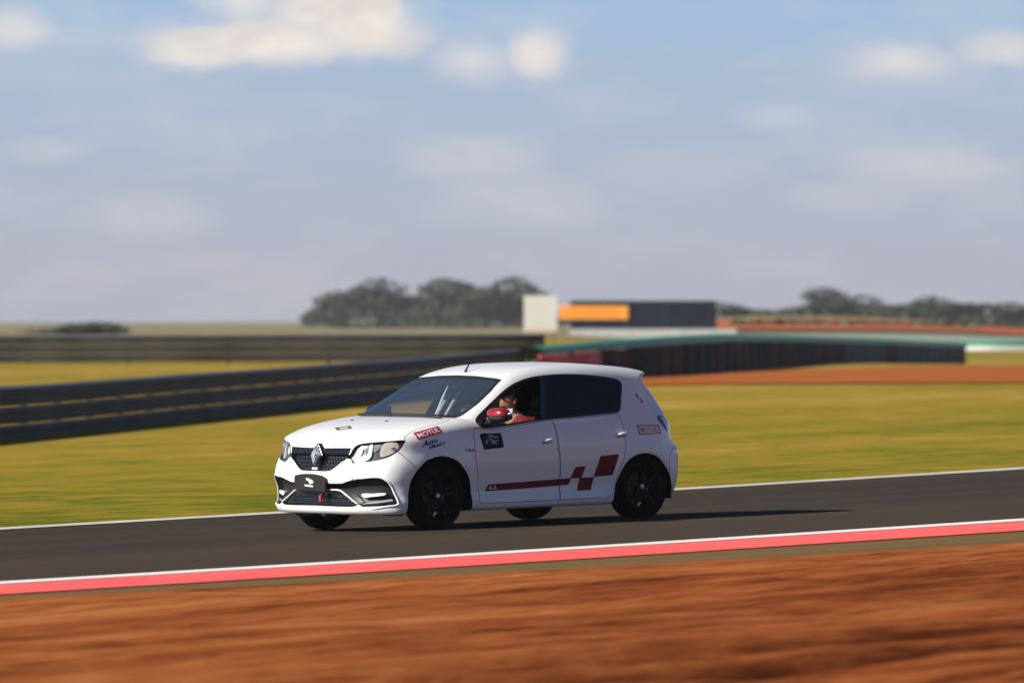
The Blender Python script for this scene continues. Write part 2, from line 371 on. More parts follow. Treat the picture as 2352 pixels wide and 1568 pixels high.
# orange soil patch before the tyre wall, red bank on the hill, paved runoff
def patch(name, near, far, mat_, dz, n=14):
    A = np.array(near, float); B = np.array(far, float)
    def den(P, k=40):
        t = np.linspace(0, 1, len(P)); q = np.linspace(0, 1, k); return np.stack([np.interp(q, t, P[:, 0]), np.interp(q, t, P[:, 1])], -1)
    sheet(name, den(B), den(A), mat_, dz, n)
patch('orange_soil', [(-.5, 232), (3.85, 219.6), (8.83, 211.5), (13.75, 203), (24, 190), (40, 176)], [(.2, 234), (4.6, 245), (9.8, 268), (15.5, 282), (20.3, 287), (30, 292)], M_PATCH, .03)
patch('red_earth', [(12.5, 597), (20, 597), (30, 597), (38, 594), (60, 582)], [(17.0, 690), (27, 700), (36, 702), (44, 698), (62, 698)], M_BANK, .22, 24)
patch('runoff', [(-4, 533), (16, 532), (36, 530), (70, 525)], [(-4, 560), (16, 585), (36, 592), (70, 590)], M_RUN, .05, 8)

# ------------------------------------------------------------------ guardrails
M_RAIL = mat('weathered_rail', (.037, .033, .028), .6, .0, amt=.5, spec=.3, scale=.6)
M_TOPLIT = mat('toplit_grey', (.16, .155, .15), .5, .3, amt=.2); M_RAILW = mat('pale_rail', (.62, .62, .58), .5, .1, amt=.1)  # grey of the top strip has sunlight put into its colour
M_GREEN = mat('green_paint', (.012, .23, .15), .5, amt=.12, scale=1)
M_POST = mat('steel_post', (.07, .06, .05), .6, .3)
def guardrail(name, label, A, B, ztop, nr, hr, gap, mrail, step=2.0, cat='guardrail', first=None, cap=True):  # cap: adds the paler strip that imitates the sunlit upper edge
    A = np.array(A, float); B = np.array(B, float); L_ = np.linalg.norm(B - A); d = (B - A) / L_
    nrm = np.array([d[1], -d[0]]); nrm = nrm if nrm[1] < 0 or (abs(nrm[1]) < .3 and nrm[0] > 0) else -nrm
    k = int(L_ / 4) + 1; ts = np.linspace(0, 1, k)
    root = empty(name, label, cat, (float(A[0]), float(A[1]), float(height(A[0], A[1]))))
    off = Vector(root.location)
    wprof = [(0, -.5), (.035, -.47), (.085, -.30), (.085, -.20), (.02, -.05), (.02, .05), (.085, .20), (.085, .30), (.035, .47), (0, .5)]
    for r in range(nr):
        P = np.zeros((k, len(wprof), 3))
        for i, t in enumerate(ts):
            c = A + (B - A) * t; zt = np.interp(t, *ztop) + .004 * math.sin(i * .9)
            zc = zt - hr * (r + .5) - gap * r
            for j, (o_, h_) in enumerate(wprof):
                q = c + nrm * (o_ + .012 * math.sin(i * 1.7 + r * 2)); P[i, j] = (q[0] - off.x, q[1] - off.y, zc + h_ * hr - off.z)
        m = MB(); m.grid(P); o = m.build('rail', (first if (first and r == 0) else mrail), root, smooth=R(30))
        sd = o.modifiers.new('thick', 'SOLIDIFY'); sd.thickness = .012
    if cap:  # added paler strip: imitates the sunlit upper edge of the rail by colour
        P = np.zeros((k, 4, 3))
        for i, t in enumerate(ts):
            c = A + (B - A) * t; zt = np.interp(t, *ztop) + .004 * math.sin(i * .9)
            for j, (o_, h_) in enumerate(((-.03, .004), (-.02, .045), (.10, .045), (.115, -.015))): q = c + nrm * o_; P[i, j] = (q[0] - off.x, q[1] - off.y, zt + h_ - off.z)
        m = MB(); m.grid(P); m.build('toplit_strip', M_TOPLIT, root, smooth=R(30))
    np_ = int(L_ / step)
    pm = None
    for i in range(np_ + 1):
        c = A + d * (i * step); zt = float(np.interp(i * step / L_, *ztop)); zb = float(height(c[0], c[1])) - .4
        m = MB(); c2 = c - nrm * .07
        m.box((c2[0] - off.x, c2[1] - off.y, (zt + zb) / 2 - off.z), (.12, .12, zt - zb - .03), Matrix.Rotation(math.atan2(d[1], d[0]), 3, 'Z'))
        m.build('post', M_POST, root)
    return root
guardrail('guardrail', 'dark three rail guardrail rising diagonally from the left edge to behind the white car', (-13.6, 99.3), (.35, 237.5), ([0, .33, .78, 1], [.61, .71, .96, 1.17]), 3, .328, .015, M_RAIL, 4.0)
guardrail('guardrail', 'distant dark guardrail running level across the left behind the diagonal guardrail', (-75, 306), (1.3, 299), ([0, .715, .88, 1], [1.5, 1.52, 1.57, 1.60]), 3, .34, .018, M_RAIL, 4.0)
guardrail('guardrail', 'low white guardrail with green top rail beyond the right end of the tyre wall', (29.5, 500), (75, 500), ([0, 1], [1.02, .95]), 2, .32, .05, M_RAILW, 3.0, first=M_GREEN, cap=False)

# ------------------------------------------------------------------ tyre wall
def tyre_wall():
    path = np.array([(.55, 236), (1.9, 241), (4.34, 250), (6.0, 262), (7.63, 276), (10.6, 304), (14.19, 338), (17.5, 366), (21, 394), (24.9, 420)])
    top = np.array([1.20, 1.30, 1.47, 1.535, 1.58, 1.52, 1.40, 1.29, 1.15, 1.00])
    d = np.r_[0, np.cumsum(np.linalg.norm(np.diff(path, axis=0), axis=1))]; n = 48
    q = np.linspace(0, d[-1], n + 1); px = np.interp(q, d, path[:, 0]); py = np.interp(q, d, path[:, 1]); zt = np.interp(q, d, top)
    root = empty('tyre_wall', 'long dark tyre wall with green top band beyond the orange soil', 'tyre wall', (px[0], py[0], float(height(px[0], py[0]))))
    off = np.array(root.location)
    black = mat('belt_black', (.008, .007, .007), .8, spec=.1, amt=.3, scale=1.5); maroon = mat('belt_maroon', (.070, .009, .010), .8, spec=.1, amt=.4, scale=1)
    red = mat('belt_red', (.72, .12, .10), .7, amt=.25, scale=1); grey = mat('belt_grey', (.075, .085, .10), .8, spec=.1, amt=.25, scale=1)
    tyre = mat('tyre_rubber_old', (.022, .021, .021), .85)
    for i in range(n):
        a = np.array([px[i], py[i]]); b = np.array([px[i + 1], py[i + 1]]); t = (b - a) / np.linalg.norm(b - a); nr = np.array([t[1], -t[0]])
        if nr[1] > 0: nr = -nr
        zb = float(min(height(*a), height(*b))) - .15; z1 = min(zt[i], zt[i + 1]) - .2
        k = [black, black, maroon, black, maroon, maroon, black][i % 7]
        if i < 2: k = red
        f = i / n
        if .57 < f < .71 or .76 < f < .97: k = grey
        if .71 <= f <= .76: k = maroon
        m = MB(); c = (a + b) / 2; ang = math.atan2(t[1], t[0]); wid = np.linalg.norm(b - a) - .04
        rows = 5; hh = (z1 - zb) / rows
        P = []
        for sgn in (-1, 1):
            row = []
            for r in range(rows * 4 + 1):
                zz = zb + (z1 - zb) * r / (rows * 4); bul = .30 + .05 * abs(math.sin(math.pi * r / 4))
                q_ = c + t * wid / 2 * sgn + nr * bul; row.append((q_[0] - off[0], q_[1] - off[1], zz - off[2]))
            P.append(row)
        m.grid(P, flip=True)
        o = m.build('belt_panel', k, root, smooth=R(40)); sd = o.modifiers.new('t', 'SOLIDIFY'); sd.thickness = -.03
        ms = MB()
        for r in range(rows):
            ms.lathe([(.12, 0), (.27, .0), (.30, hh * .25), (.30, hh * .75), (.27, hh * .97), (.12, hh * .97)], (c[0] - off[0], c[1] - off[1], zb + r * hh - off[2]), 'z', 14)
        ms.build('tyre_stack', tyre, root, smooth=True)
    P = []
    for i in range(n + 1):
        t = np.array([px[min(i + 1, n)] - px[max(i - 1, 0)], py[min(i + 1, n)] - py[max(i - 1, 0)]]); t /= np.linalg.norm(t); nr = np.array([t[1], -t[0]])
        c = np.array([px[i], py[i]])
        P.append([(*(c + nr * o_)[:2] - off[:2], zt[i] + h_ - off[2]) for o_, h_ in ((-.4, -.22), (-.4, 0), (-.1, .05), (.15, .05), (.40, 0), (.42, -.22))])
    m = MB(); m.grid(P); m.build('top_band', M_GREEN, root, smooth=R(35))
tyre_wall()

# ------------------------------------------------------------------ boards and buildings in the distance
def board():
    root = empty('sign_board', 'upright white board standing left of the orange banner', 'board', (1.82, 480, float(height(1.82, 480))))
    z0 = root.location.z; w = mat('board_white', (.60, .585, .55), .6, amt=.06, scale=1.2)
    m = MB(); m.box((0, 0, 2.75 - z0), (2.13, .08, 2.34)); m.build('panel', w, root, bevel=.01)
    m = MB(); m.box((0, -.055, 1.72 - z0), (2.05, .02, .26)); m.build('lower_panel', mat('board_beige', (.52, .44, .32), .7), root)
    for s in (-.85, .85):
        m = MB(); m.box((s, .1, (3.8 - z0) / 2), (.1, .1, 3.8 - z0)); m.build('post', M_POST, root)
board()
def cabin():
    z0 = float(height(9.6, 560)); root = empty('cabin', 'long dark slate cabin with flat roof behind the tyre wall', 'cabin', (9.75, 561.3, z0))
    sl_ = mat('slate_cladding', (.010, .014, .025), .8, amt=.15, scale=.5, spec=.08)
    P = []; n = 150; zt, zb = 3.80, 1.55
    m = MB()
    for sgn in (-1.25, 1.25):
        P = [[(-5.4 + 10.8 * i / n, sgn + .02 * (1 if (i // 2) % 2 else -1), z - z0) for z in (zb, zt)] for i in range(n + 1)]
        m.grid(P, flip=sgn > 0)
    for x in (-5.4, 5.4):
        P = [[(x, -1.25 + 2.5 * j / 2, z - z0) for z in (zb, zt)] for j in range(3)]; m.grid(P, flip=x < 0)
    m.build('wall', sl_, root)
    m = MB(); m.box((0, 0, 3.85 - z0), (11.0, 2.7, .10)); m.build('roof', mat('cabin_roof', (.03, .033, .04), .5), root, bevel=.02)
    m = MB(); m.box((1.6, -1.29, 2.62 - z0), (.95, .05, 1.95)); d = m.build('door', mat('cabin_door', (.012, .016, .027), .8, spec=.1), root, bevel=.01)
    m = MB(); m.box((1.98, -1.335, 2.6 - z0), (.05, .05, .18)); m.build('handle', M_POST, d)
    m = MB(); m.box((3.6, -1.28, 2.95 - z0), (1.6, .04, .8)); m.build('window', mat('cabin_window', (.008, .010, .014), .35, spec=.2), root, bevel=.01)
    g = empty('advertising_banner', 'orange advertising banner with red stripes fixed before the dark cabin', 'banner', (6.0, 555, float(height(6, 555)))); z1 = g.location.z
    m = MB(); m.box((0, 0, 3.01 - z1), (5.05, .07, .98)); m.build('panel', mat('banner_orange', (.95, .36, .02), .5, amt=.08, scale=.8), g, bevel=.01)
    for zz, w in ((3.22, 3.9), (2.86, 4.3)):
        m = MB(); m.box((-.2, -.045, zz - z1), (w, .015, .10)); m.build('stripe', mat('banner_red', (.75, .13, .02), .5), g)
    for s in (-2.3, 2.3):
        m = MB(); m.box((s, .1, (3.3 - z1) / 2), (.09, .09, 3.3 - z1)); m.build('post', M_POST, g)
    w = MB(); zc = float(height(9, 545)); w.box((0, 0, -.25), (12, .25, 1.0))
    o = w.build('low_wall', mat('pale_concrete', (.42, .41, .38), .85, amt=.12, scale=1), None, bevel=.02); o.location = (10.2, 545, 1.55)
    tag(o, 'low pale concrete wall below the dark cabin', 'wall')
cabin()

# ------------------------------------------------------------------ trees
M_LEAF = []
for i, c in enumerate([(.058, .068, .040), (.072, .082, .046), (.050, .060, .042)]):
    m, nt, b = newmat('tree_leaves'); vary(nt, b, c, .45, .6, detail=3); b.inputs['Roughness'].default_value = .7; b.inputs['Specular IOR Level'].default_value = .2; M_LEAF.append(m)
M_BARK = mat('bark', (.09, .065, .045), .9, amt=.3, scale=3)
def crown_mesh(seed, n, lobes, leaf, flat=1.0):
    r = np.random.default_rng(seed); m = MB()
    C = [(np.array([r.normal(0, .22), r.normal(0, .22), .52 + r.normal(0, .2) * flat]), r.uniform(.20, .36)) for _ in range(lobes)]
    for k in range(n):
        c, rad = C[r.integers(lobes)]
        v = r.normal(size=3); v /= np.linalg.norm(v); p = c + v * rad * r.uniform(.45, 1.05) ** .6 * np.array([1, 1, .8])
        if p[2] < .03: continue
        a = r.normal(size=3); a /= np.linalg.norm(a); b = np.cross(a, v + r.normal(size=3) * .4); b /= np.linalg.norm(b) + 1e-9
        s_ = leaf * r.uniform(.6, 1.4)
        m.add([p - a * s_ - b * s_ * .55, p + a * s_ - b * s_ * .55, p + a * s_ + b * s_ * .55, p - a * s_ + b * s_ * .55])
    return m, C
PROTO = []
for k, (n, lb, lf, fl) in enumerate([(2600, 9, .034, 1.0), (2400, 7, .036, 1.3), (2200, 11, .036, .8), (2000, 6, .038, 1.6)]):
    m, C = crown_mesh(40 + k, n, lb, lf, fl)
    t = MB(); t.tube([(0, 0, -.05), (.01, 0, .2), (0, .02, .45), (.02, .01, .7)], [.035, .028, .02, .008], 8)
    for c, rad in C[:6]: t.tube([(0, .01, .28), tuple(c * .55 + np.array([0, 0, .18])), tuple(c)], [.016, .010, .004], 5)
    PROTO.append((m, t))
cache = {}
def tree(x, y, w, h, k, label, cat='tree', name='tree', group=None):
    z = float(height(x, y)); root = empty(name, label, cat, (x, y, z - .05), group)
    if k not in cache:
        m, t = PROTO[k]; a = m.build('crown', M_LEAF[k % 3], root, merge=False); b = t.build('trunk', M_BARK, root, smooth=True); cache[k] = (a, b)
    else:
        for o in cache[k]:
            c = o.copy(); COL.objects.link(c); c.parent = root
    root.scale = (w, w, h); root.rotation_euler = (0, 0, random.uniform(0, 6.28)); return root
def px_x(p, Y): return (p - 1176) / 17353 * Y
order = ['leftmost', 'second', 'third', 'fourth', 'fifth', 'sixth', 'seventh', 'eighth', 'ninth', 'tenth', 'eleventh', 'twelfth', 'thirteenth']
LT = [(-32.6, 1300, 3.4, 4.4, 1), (-30.0, 1310, 7.2, 7.9, 0), (-22.9, 1300, 7.0, 7.6, 2), (-18.4, 1320, 7.2, 7.4, 0), (-13.9, 1300, 7.0, 7.7, 3), (-9.4, 1310, 7.2, 7.6, 2), (-4.9, 1300, 6.8, 7.2, 1), (-.8, 1290, 7.4, 8.7, 0), (2.9, 1300, 5.8, 8.2, 3)]
for i, (x, y, w, h, k) in enumerate(LT):
    tree(x, y, w * 2.1, h * .96, k, 'hazy grey green tree, %s from the left in the grove left of the white board' % order[i], group='trees in the grove behind the left guardrails')
RT = [(31.5, 1090, 3.6, 3.2, 2), (36.8, 1100, 4.6, 3.0, 1), (41.6, 1100, 4.4, 3.5, 0), (45.2, 1105, 5.4, 6.0, 3), (49.2, 1100, 5.6, 4.6, 2), (53.0, 1095, 5.2, 4.3, 0), (57.4, 1100, 5.8, 4.9, 1), (61.2, 1100, 5.2, 4.9, 2), (65.5, 1100, 5.6, 5.9, 0), (69.4, 1095, 5.0, 4.6, 3), (73.2, 1100, 5.4, 5.0, 1), (77.5, 1100, 5.4, 5.2, 2)]
for i, (x, y, w, h, k) in enumerate(RT):
    tree(x, y, w * 1.9, h * .78, k, 'hazy tree on the right ridge, %s from the left above the red bank' % order[i], group='trees along the ridge above the red bank')
for x, y, w, h, k, l in [(-27.0, 478, 6.4, 1.15, 2, 'round dark bush behind the far guardrail'), (-31.9, 470, 2.2, .8, 0, 'small dark bush at the left edge behind the far guardrail')]:
    tree(x, y, w, h, k, l, 'bush', 'bush')
# low hedge lines across the far fields
def hedge(name, label, x0, x1, Y0, Y1, h, seed, mt):
    r = np.random.default_rng(seed); m = MB(); n = int((abs(x1 - x0)) * 26)
    for _ in range(n):
        t = r.random(); x = x0 + (x1 - x0) * t; y = Y0 + (Y1 - Y0) * t + r.normal(0, .5); z = float(height(x, y)) + r.uniform(0, h) ** 1.0
        a = r.normal(size=3); a /= np.linalg.norm(a); b = np.cross(a, r.normal(size=3)); b /= np.linalg.norm(b) + 1e-9; s_ = r.uniform(.12, .3)
        p = np.array([x, y, z]); m.add([p - a * s_ - b * s_, p + a * s_ - b * s_, p + a * s_ + b * s_, p - a * s_ + b * s_])
    tag(m.build(name, mt, merge=False), label, 'hedge')
hedge('hedge', 'long low dark green hedge below the grove of trees', -24, 6, 1000, 940, .5, 1, M_LEAF[2])
hedge('hedge', 'grey green undergrowth at the foot of the grove of trees', -36, 6, 1292, 1288, 2.4, 5, M_LEAF[0])
hedge('hedge', 'dark green scrub line on the crest of the right hill', 29, 62, 905, 905, .9, 2, M_LEAF[0])
hedge('hedge', 'low scrub at the foot of the red bank on the right', 19, 40, 648, 646, .5, 3, M_LEAF[1])

# ------------------------------------------------------------------ the car: one implicit body surface, cut into its panels
def pch(xs,ys):
    xs=np.array(xs,float);ys=np.array(ys,float)
    h=np.diff(xs);d=np.diff(ys)/h;m=np.zeros(len(xs));m[0]=d[0];m[-1]=d[-1]
    for i in range(1,len(xs)-1):
        if d[i-1]*d[i]>0:
            w1=2*h[i]+h[i-1];w2=h[i]+2*h[i-1];m[i]=(w1+w2)/(w1/d[i-1]+w2/d[i])
    def f(x):
        x=np.clip(x,xs[0],xs[-1]);i=np.clip(np.searchsorted(xs,x)-1,0,len(xs)-2)
        t=(x-xs[i])/h[i]
        return (2*t**3-3*t**2+1)*ys[i]+(t**3-2*t**2+t)*h[i]*m[i]+(-2*t**3+3*t**2)*ys[i+1]+(t**3-t**2)*h[i]*m[i+1]
    return f
def sst(a,b,x):
    t=np.clip((x-a)/(b-a),0,1);return t*t*(3-2*t)
PROF=[(1.95,.17),(2.03,.165,1),(2.065,.20),(2.075,.27),(2.06,.33),(2.06,.40),(2.085,.47),(2.085,.53),(2.07,.60),(2.045,.70),(2.02,.79),(1.975,.845),(1.88,.885),(1.70,.935),(1.45,.982),(1.2,1.012),(1.03,1.025,1),(.75,1.16),(.5,1.282),(.27,1.385),(.12,1.428),(-.1,1.465),(-.4,1.485),(-.8,1.482),(-1.2,1.458),(-1.5,1.428),(-1.67,1.397,1),(-1.66,1.365,1),(-1.60,1.335),(-1.67,1.22),(-1.79,1.05),(-1.875,.93),(-1.90,.80),(-1.925,.72),(-1.975,.66),(-1.985,.55),(-1.975,.42),(-1.94,.30),(-1.90,.24,1),(-1.5,.2),(-1.0,.178),(0,.175),(1.0,.175),(1.6,.175)]
def smooth(P,n=5,closed=True):
    out=[];N=len(P)
    for i in range(N):
        p0,p1,p2,p3=[P[(i+k)%N] for k in (-1,0,1,2)]
        a=np.array(p1[:2]);b=np.array(p2[:2])
        L=np.hypot(*(b-a))
        def tg(q0,q1,q2):
            v=np.array(q2[:2])-np.array(q0[:2]);return v/np.hypot(*v)*L
        m1=(b-a) if len(p1)>2 else tg(p0,p1,p2); m2=(b-a) if len(p2)>2 else tg(p1,p2,p3)
        for k in range(n):
            t=k/n
            out.append((2*t**3-3*t**2+1)*a+(t**3-2*t**2+t)*m1+(-2*t**3+3*t**2)*b+(t**3-t**2)*m2)
    return np.array(out)
PP=smooth(PROF)
GX=np.arange(-2.6,2.75,.0125);GZ=np.arange(-.2,1.9,.0125)
def sdfgrid():
    X,Z=np.meshgrid(GX,GZ,indexing='ij');d=np.full(X.shape,9.);ins=np.zeros(X.shape,bool)
    n=len(PP)
    for i in range(n):
        a=PP[i];b=PP[(i+1)%n];e=b-a;L=e@e+1e-12
        t=np.clip(((X-a[0])*e[0]+(Z-a[1])*e[1])/L,0,1)
        d=np.minimum(d,np.hypot(X-a[0]-t*e[0],Z-a[1]-t*e[1]))
        c=((a[1]>Z)!=(b[1]>Z))
        xi=a[0]+(Z-a[1])/(b[1]-a[1]+1e-15)*(b[0]-a[0])
        ins^=c&(X<xi)
    return np.where(ins,-d,d)
SG=sdfgrid()
def sd2(x,z):
    i=np.clip((x-GX[0])/.0125,0,len(GX)-2.001);j=np.clip((z-GZ[0])/.0125,0,len(GZ)-2.001)
    i0=i.astype(int);j0=j.astype(int);f=i-i0;g=j-j0
    return (SG[i0,j0]*(1-f)*(1-g)+SG[i0+1,j0]*f*(1-g)+SG[i0,j0+1]*(1-f)*g+SG[i0+1,j0+1]*f*g)
fPf=pch([0,.3,.5,.65,.75,.82,.87,1.0],[0,.012,.045,.11,.185,.28,.40,.8])
fPr=pch([0,.4,.6,.72,.8,.86,1.0],[0,.02,.065,.135,.235,.36,.8])
fW=pch([.1,.17,.22,.28,.34,.42,.52,.62,.72,.80,.87,.93,1.0,1.15,1.3,1.4,1.5,1.7],[.80,.832,.848,.846,.836,.842,.856,.866,.866,.86,.848,.828,.795,.73,.66,.61,.55,.42])
fX=pch([-2.1,-1.7,-1.3,-.5,.8,1.3,1.7,2.1],[.955,.972,.99,1,1,.997,.98,.955])
def F(x,y,z):
    ay=np.abs(y)
    xp=x+.012*sst(1.5,1.9,x)+fPf(ay)*(1+.3*np.exp(-((z-.74)/.1)**2))*sst(-.3,1.2,x)-fPr(ay)*sst(-.9,-1.6,x)
    zp=z+ay**2*sst(.6,.9,z)*(.06-.045*sst(.5,1.0,x))
    A=sd2(xp,zp)
    W=fW(z)*fX(x)*(1-.05*sst(-.6,-1.6,x)*sst(.95,1.4,z))
    for cx,cz in ((1.295,.29),(-1.28,.27)):
        r=np.hypot(x-cx,z-cz); W=W+.014*np.exp(-((r-.40)/.07)**2)*sst(.12,.3,z)
    B=(ay-W)*np.where(z>.93,.91,1.)
    k=.03+.075*sst(.3,.6,z)*(1-.3*sst(.3,.9,x))
    h=np.maximum(k-np.abs(A-B),0)/k
    return np.maximum(A,B)+h*h*k*.25
def grad(x,y,z,e=.004):
    g=np.stack([F(x+e,y,z)-F(x-e,y,z),F(x,y+e,z)-F(x,y-e,z),F(x,y,z+e)-F(x,y,z-e)],-1)
    return g/(np.linalg.norm(g,axis=-1,keepdims=True)+1e-12)
ROLL = .022; _c, _s = math.cos(ROLL), math.sin(ROLL)
def lean(V, Nn=None):                                   # the body leans a little on its springs
    V = np.array(V, float); y = V[:, 1].copy(); z = V[:, 2] - .3
    V[:, 1] = _c * y + _s * z; V[:, 2] = -_s * y + _c * z + .3
    if Nn is not None:
        Nn = Nn.copy(); a = Nn[:, 1].copy(); b = Nn[:, 2].copy(); Nn[:, 1] = _c * a + _s * b; Nn[:, 2] = -_s * a + _c * b
    return V, Nn
def nets(h=.024):
    xs = np.arange(-2.12, 2.2, h); ys = np.arange(-.96, .9601, h); zs = np.arange(.08, 1.6, h)
    X, Y, Z = np.meshgrid(xs, ys, zs, indexing='ij'); G = F(X, Y, Z); ins = G < 0
    nx, ny, nz = G.shape
    acc = np.zeros((nx - 1, ny - 1, nz - 1, 3)); cnt = np.zeros((nx - 1, ny - 1, nz - 1))
    P0 = np.stack([X, Y, Z], -1)
    for ax in range(3):
        sl0 = [slice(None)] * 3; sl1 = [slice(None)] * 3; sl0[ax] = slice(0, -1); sl1[ax] = slice(1, None)
        g0 = G[tuple(sl0)]; g1 = G[tuple(sl1)]; cr = (g0 < 0) != (g1 < 0)
        t = np.where(cr, g0 / np.where(cr, g0 - g1, 1), 0); pt = P0[tuple(sl0)] + t[..., None] * (P0[tuple(sl1)] - P0[tuple(sl0)])
        oth = [k for k in range(3) if k != ax]
        for da in (0, 1):
            for db in (0, 1):
                s = [slice(None)] * 3; sh = g0.shape
                s[oth[0]] = slice(1 - da, sh[oth[0]] - da); s[oth[1]] = slice(1 - db, sh[oth[1]] - db)
                acc += np.where(cr[tuple(s)][..., None], pt[tuple(s)], 0); cnt += cr[tuple(s)]
    has = cnt > 0; idx = -np.ones(has.shape, int); idx[has] = np.arange(has.sum())
    V = acc[has] / cnt[has][:, None]
    for _ in range(4):
        f = F(V[:, 0], V[:, 1], V[:, 2]); e = .003
        g = np.stack([F(V[:, 0] + e, V[:, 1], V[:, 2]) - F(V[:, 0] - e, V[:, 1], V[:, 2]), F(V[:, 0], V[:, 1] + e, V[:, 2]) - F(V[:, 0], V[:, 1] - e, V[:, 2]), F(V[:, 0], V[:, 1], V[:, 2] + e) - F(V[:, 0], V[:, 1], V[:, 2] - e)], -1) / (2 * e)
        V = V - np.clip(f / (np.sum(g * g, -1) + 1e-6), -.02, .02)[:, None] * g
    Q = []
    for ax in range(3):
        sl0 = [slice(None)] * 3; sl1 = [slice(None)] * 3; sl0[ax] = slice(0, -1); sl1[ax] = slice(1, None)
        a = ins[tuple(sl0)]; b = ins[tuple(sl1)]; I = np.argwhere(a != b)
        o1, o2 = [(1, 2), (2, 0), (0, 1)][ax]
        ok = (I[:, o1] > 0) & (I[:, o2] > 0); I = I[ok]
        def at(d1, d2):
            J = I.copy(); J[:, o1] -= d1; J[:, o2] -= d2; return idx[J[:, 0], J[:, 1], J[:, 2]]
        q = np.stack([at(1, 1), at(0, 1), at(0, 0), at(1, 0)], 1); flip = ~a[tuple(I.T)]
        q[flip] = q[flip][:, ::-1]; Q.append(q)
    return V, np.concatenate(Q)
V0, Q0 = nets()
BASE = [V0[q] for q in Q0]
AX = {'y': (0, 2), 'x': (1, 2), 'z': (0, 1)}; DEP = {'y': 1, 'x': 0, 'z': 2}
def pip(P, O):
    P = np.atleast_2d(P); r = np.zeros(len(P), bool); a = O; b = np.roll(O, -1, 0)
    for p, q in zip(a, b):
        c = (p[1] > P[:, 1]) != (q[1] > P[:, 1])
        if q[1] != p[1]: r ^= c & (P[:, 0] < p[0] + (P[:, 1] - p[1]) / (q[1] - p[1]) * (q[0] - p[0]))
    return r
def cut(polys, O, axis, sign=1, lo=None, nmin=.02):
    """split a list of polygons by an outline seen along an axis -> (inside, outside)"""
    O = np.asarray(O, float); i, j = AX[axis]; d = DEP[axis]
    if not polys: return [], []
    C = np.array([p.mean(0) for p in polys]); bb0 = O.min(0) - .06; bb1 = O.max(0) + .06
    c2 = C[:, (i, j)]; near = ((c2 > bb0) & (c2 < bb1)).all(1)
    if sign: near &= (C[:, d] * sign > (lo if lo is not None else 0))
    A0 = O; A1 = np.roll(O, -1, 0); s0 = np.minimum(A0, A1); s1 = np.maximum(A0, A1)
    ins = []; out = []
    for k, p in enumerate(polys):
        if not near[k]: out.append(p); continue
        if sign:
            nn = np.cross(p[1] - p[0], p[2] - p[1])
            if len(p) > 3: nn = nn + np.cross(p[3] - p[2], p[0] - p[3])
            if nn[d] * sign <= nmin * np.linalg.norm(nn): out.append(p); continue
        q = p[:, (i, j)]; m0 = q.min(0); m1 = q.max(0)
        hit = np.where(((s0 <= m1) & (s1 >= m0)).all(1))[0]
        pcs = [p]
        for h in hit:
            a = A0[h]; e = A1[h] - a; nl = np.array([-e[1], e[0]]); L = np.linalg.norm(nl)
            if L < 1e-9: continue
            nl = nl / L; new = []
            for w in pcs:
                sd = (w[:, (i, j)] - a) @ nl
                if (sd > -1e-7).all() or (sd < 1e-7).all(): new.append(w); continue
                pos = []; neg = []
                for t in range(len(w)):
                    u = (t + 1) % len(w); st, su = sd[t], sd[u]
                    if st >= 0: pos.append(w[t])
                    if st <= 0: neg.append(w[t])
                    if st * su < 0:
                        x = w[t] + (w[u] - w[t]) * (st / (st - su)); pos.append(x); neg.append(x)
                for z in (pos, neg):
                    if len(z) > 2: new.append(np.array(z))
            pcs = new
        cc = np.array([w[:, (i, j)].mean(0) for w in pcs]); r = pip(cc, O)
        for w, b in zip(pcs, r): (ins if b else out).append(w)
    return ins, out
def offs(O, d):
    """move an outline outwards by d"""
    O = np.asarray(O, float); a = np.sum(O[:, 0] * np.roll(O[:, 1], -1) - np.roll(O[:, 0], -1) * O[:, 1])
    e = np.roll(O, -1, 0) - O; n = np.stack([e[:, 1], -e[:, 0]], -1) / (np.linalg.norm(e, axis=1, keepdims=True) + 1e-12) * (1 if a > 0 else -1)
    m = n + np.roll(n, 1, 0); m /= np.linalg.norm(m, axis=1, keepdims=True) + 1e-9
    c = np.clip(np.sum(m * n, 1, keepdims=True), .5, 1); return O + m * d / c
def rnd(P, n=5, closed=True):                          # rounded outline through the points (third value: keep a corner)
    return smooth(P, n)
def onsurf(P2, axis, sign=1):
    P2 = np.atleast_2d(np.asarray(P2, float)); i, j = AX[axis]; d = DEP[axis]
    rg = {'y': (.97, .2), 'x': (2.25, .1), 'z': (1.62, .5)}[axis]; t = np.linspace(rg[0], rg[1], 160) * sign
    X = np.zeros((len(P2), len(t), 3)); X[..., i] = P2[:, :1]; X[..., j] = P2[:, 1:]; X[..., d] = t
    f = F(X[..., 0], X[..., 1], X[..., 2]) < 0; k = f.argmax(1); k = np.where(f.any(1), k, np.argmin(F(X[..., 0], X[..., 1], X[..., 2]), 1))
    lo = t[np.maximum(k - 1, 0)]; hi = t[k]
    for _ in range(24):
        m = (lo + hi) / 2; q = np.zeros((len(P2), 3)); q[:, i] = P2[:, 0]; q[:, j] = P2[:, 1]; q[:, d] = m
        g = F(q[:, 0], q[:, 1], q[:, 2]) < 0; hi = np.where(g, m, hi); lo = np.where(g, lo, m)
    q[:, d] = hi; return q
def gn(P): P = np.asarray(P); return grad(P[:, 0], P[:, 1], P[:, 2])
def emit(mb, polys, off=0.0, mi=0, flip=False):
    if not polys: return
    n = [len(p) for p in polys]; A = np.concatenate(polys); G = gn(A); A = A + G * off
    k = 0
    for c in n:
        a = A[k:k + c]; g = G[k:k + c]; k += c
        if flip: a = a[::-1]; g = -g[::-1]
        mb.add(a, g, mi)
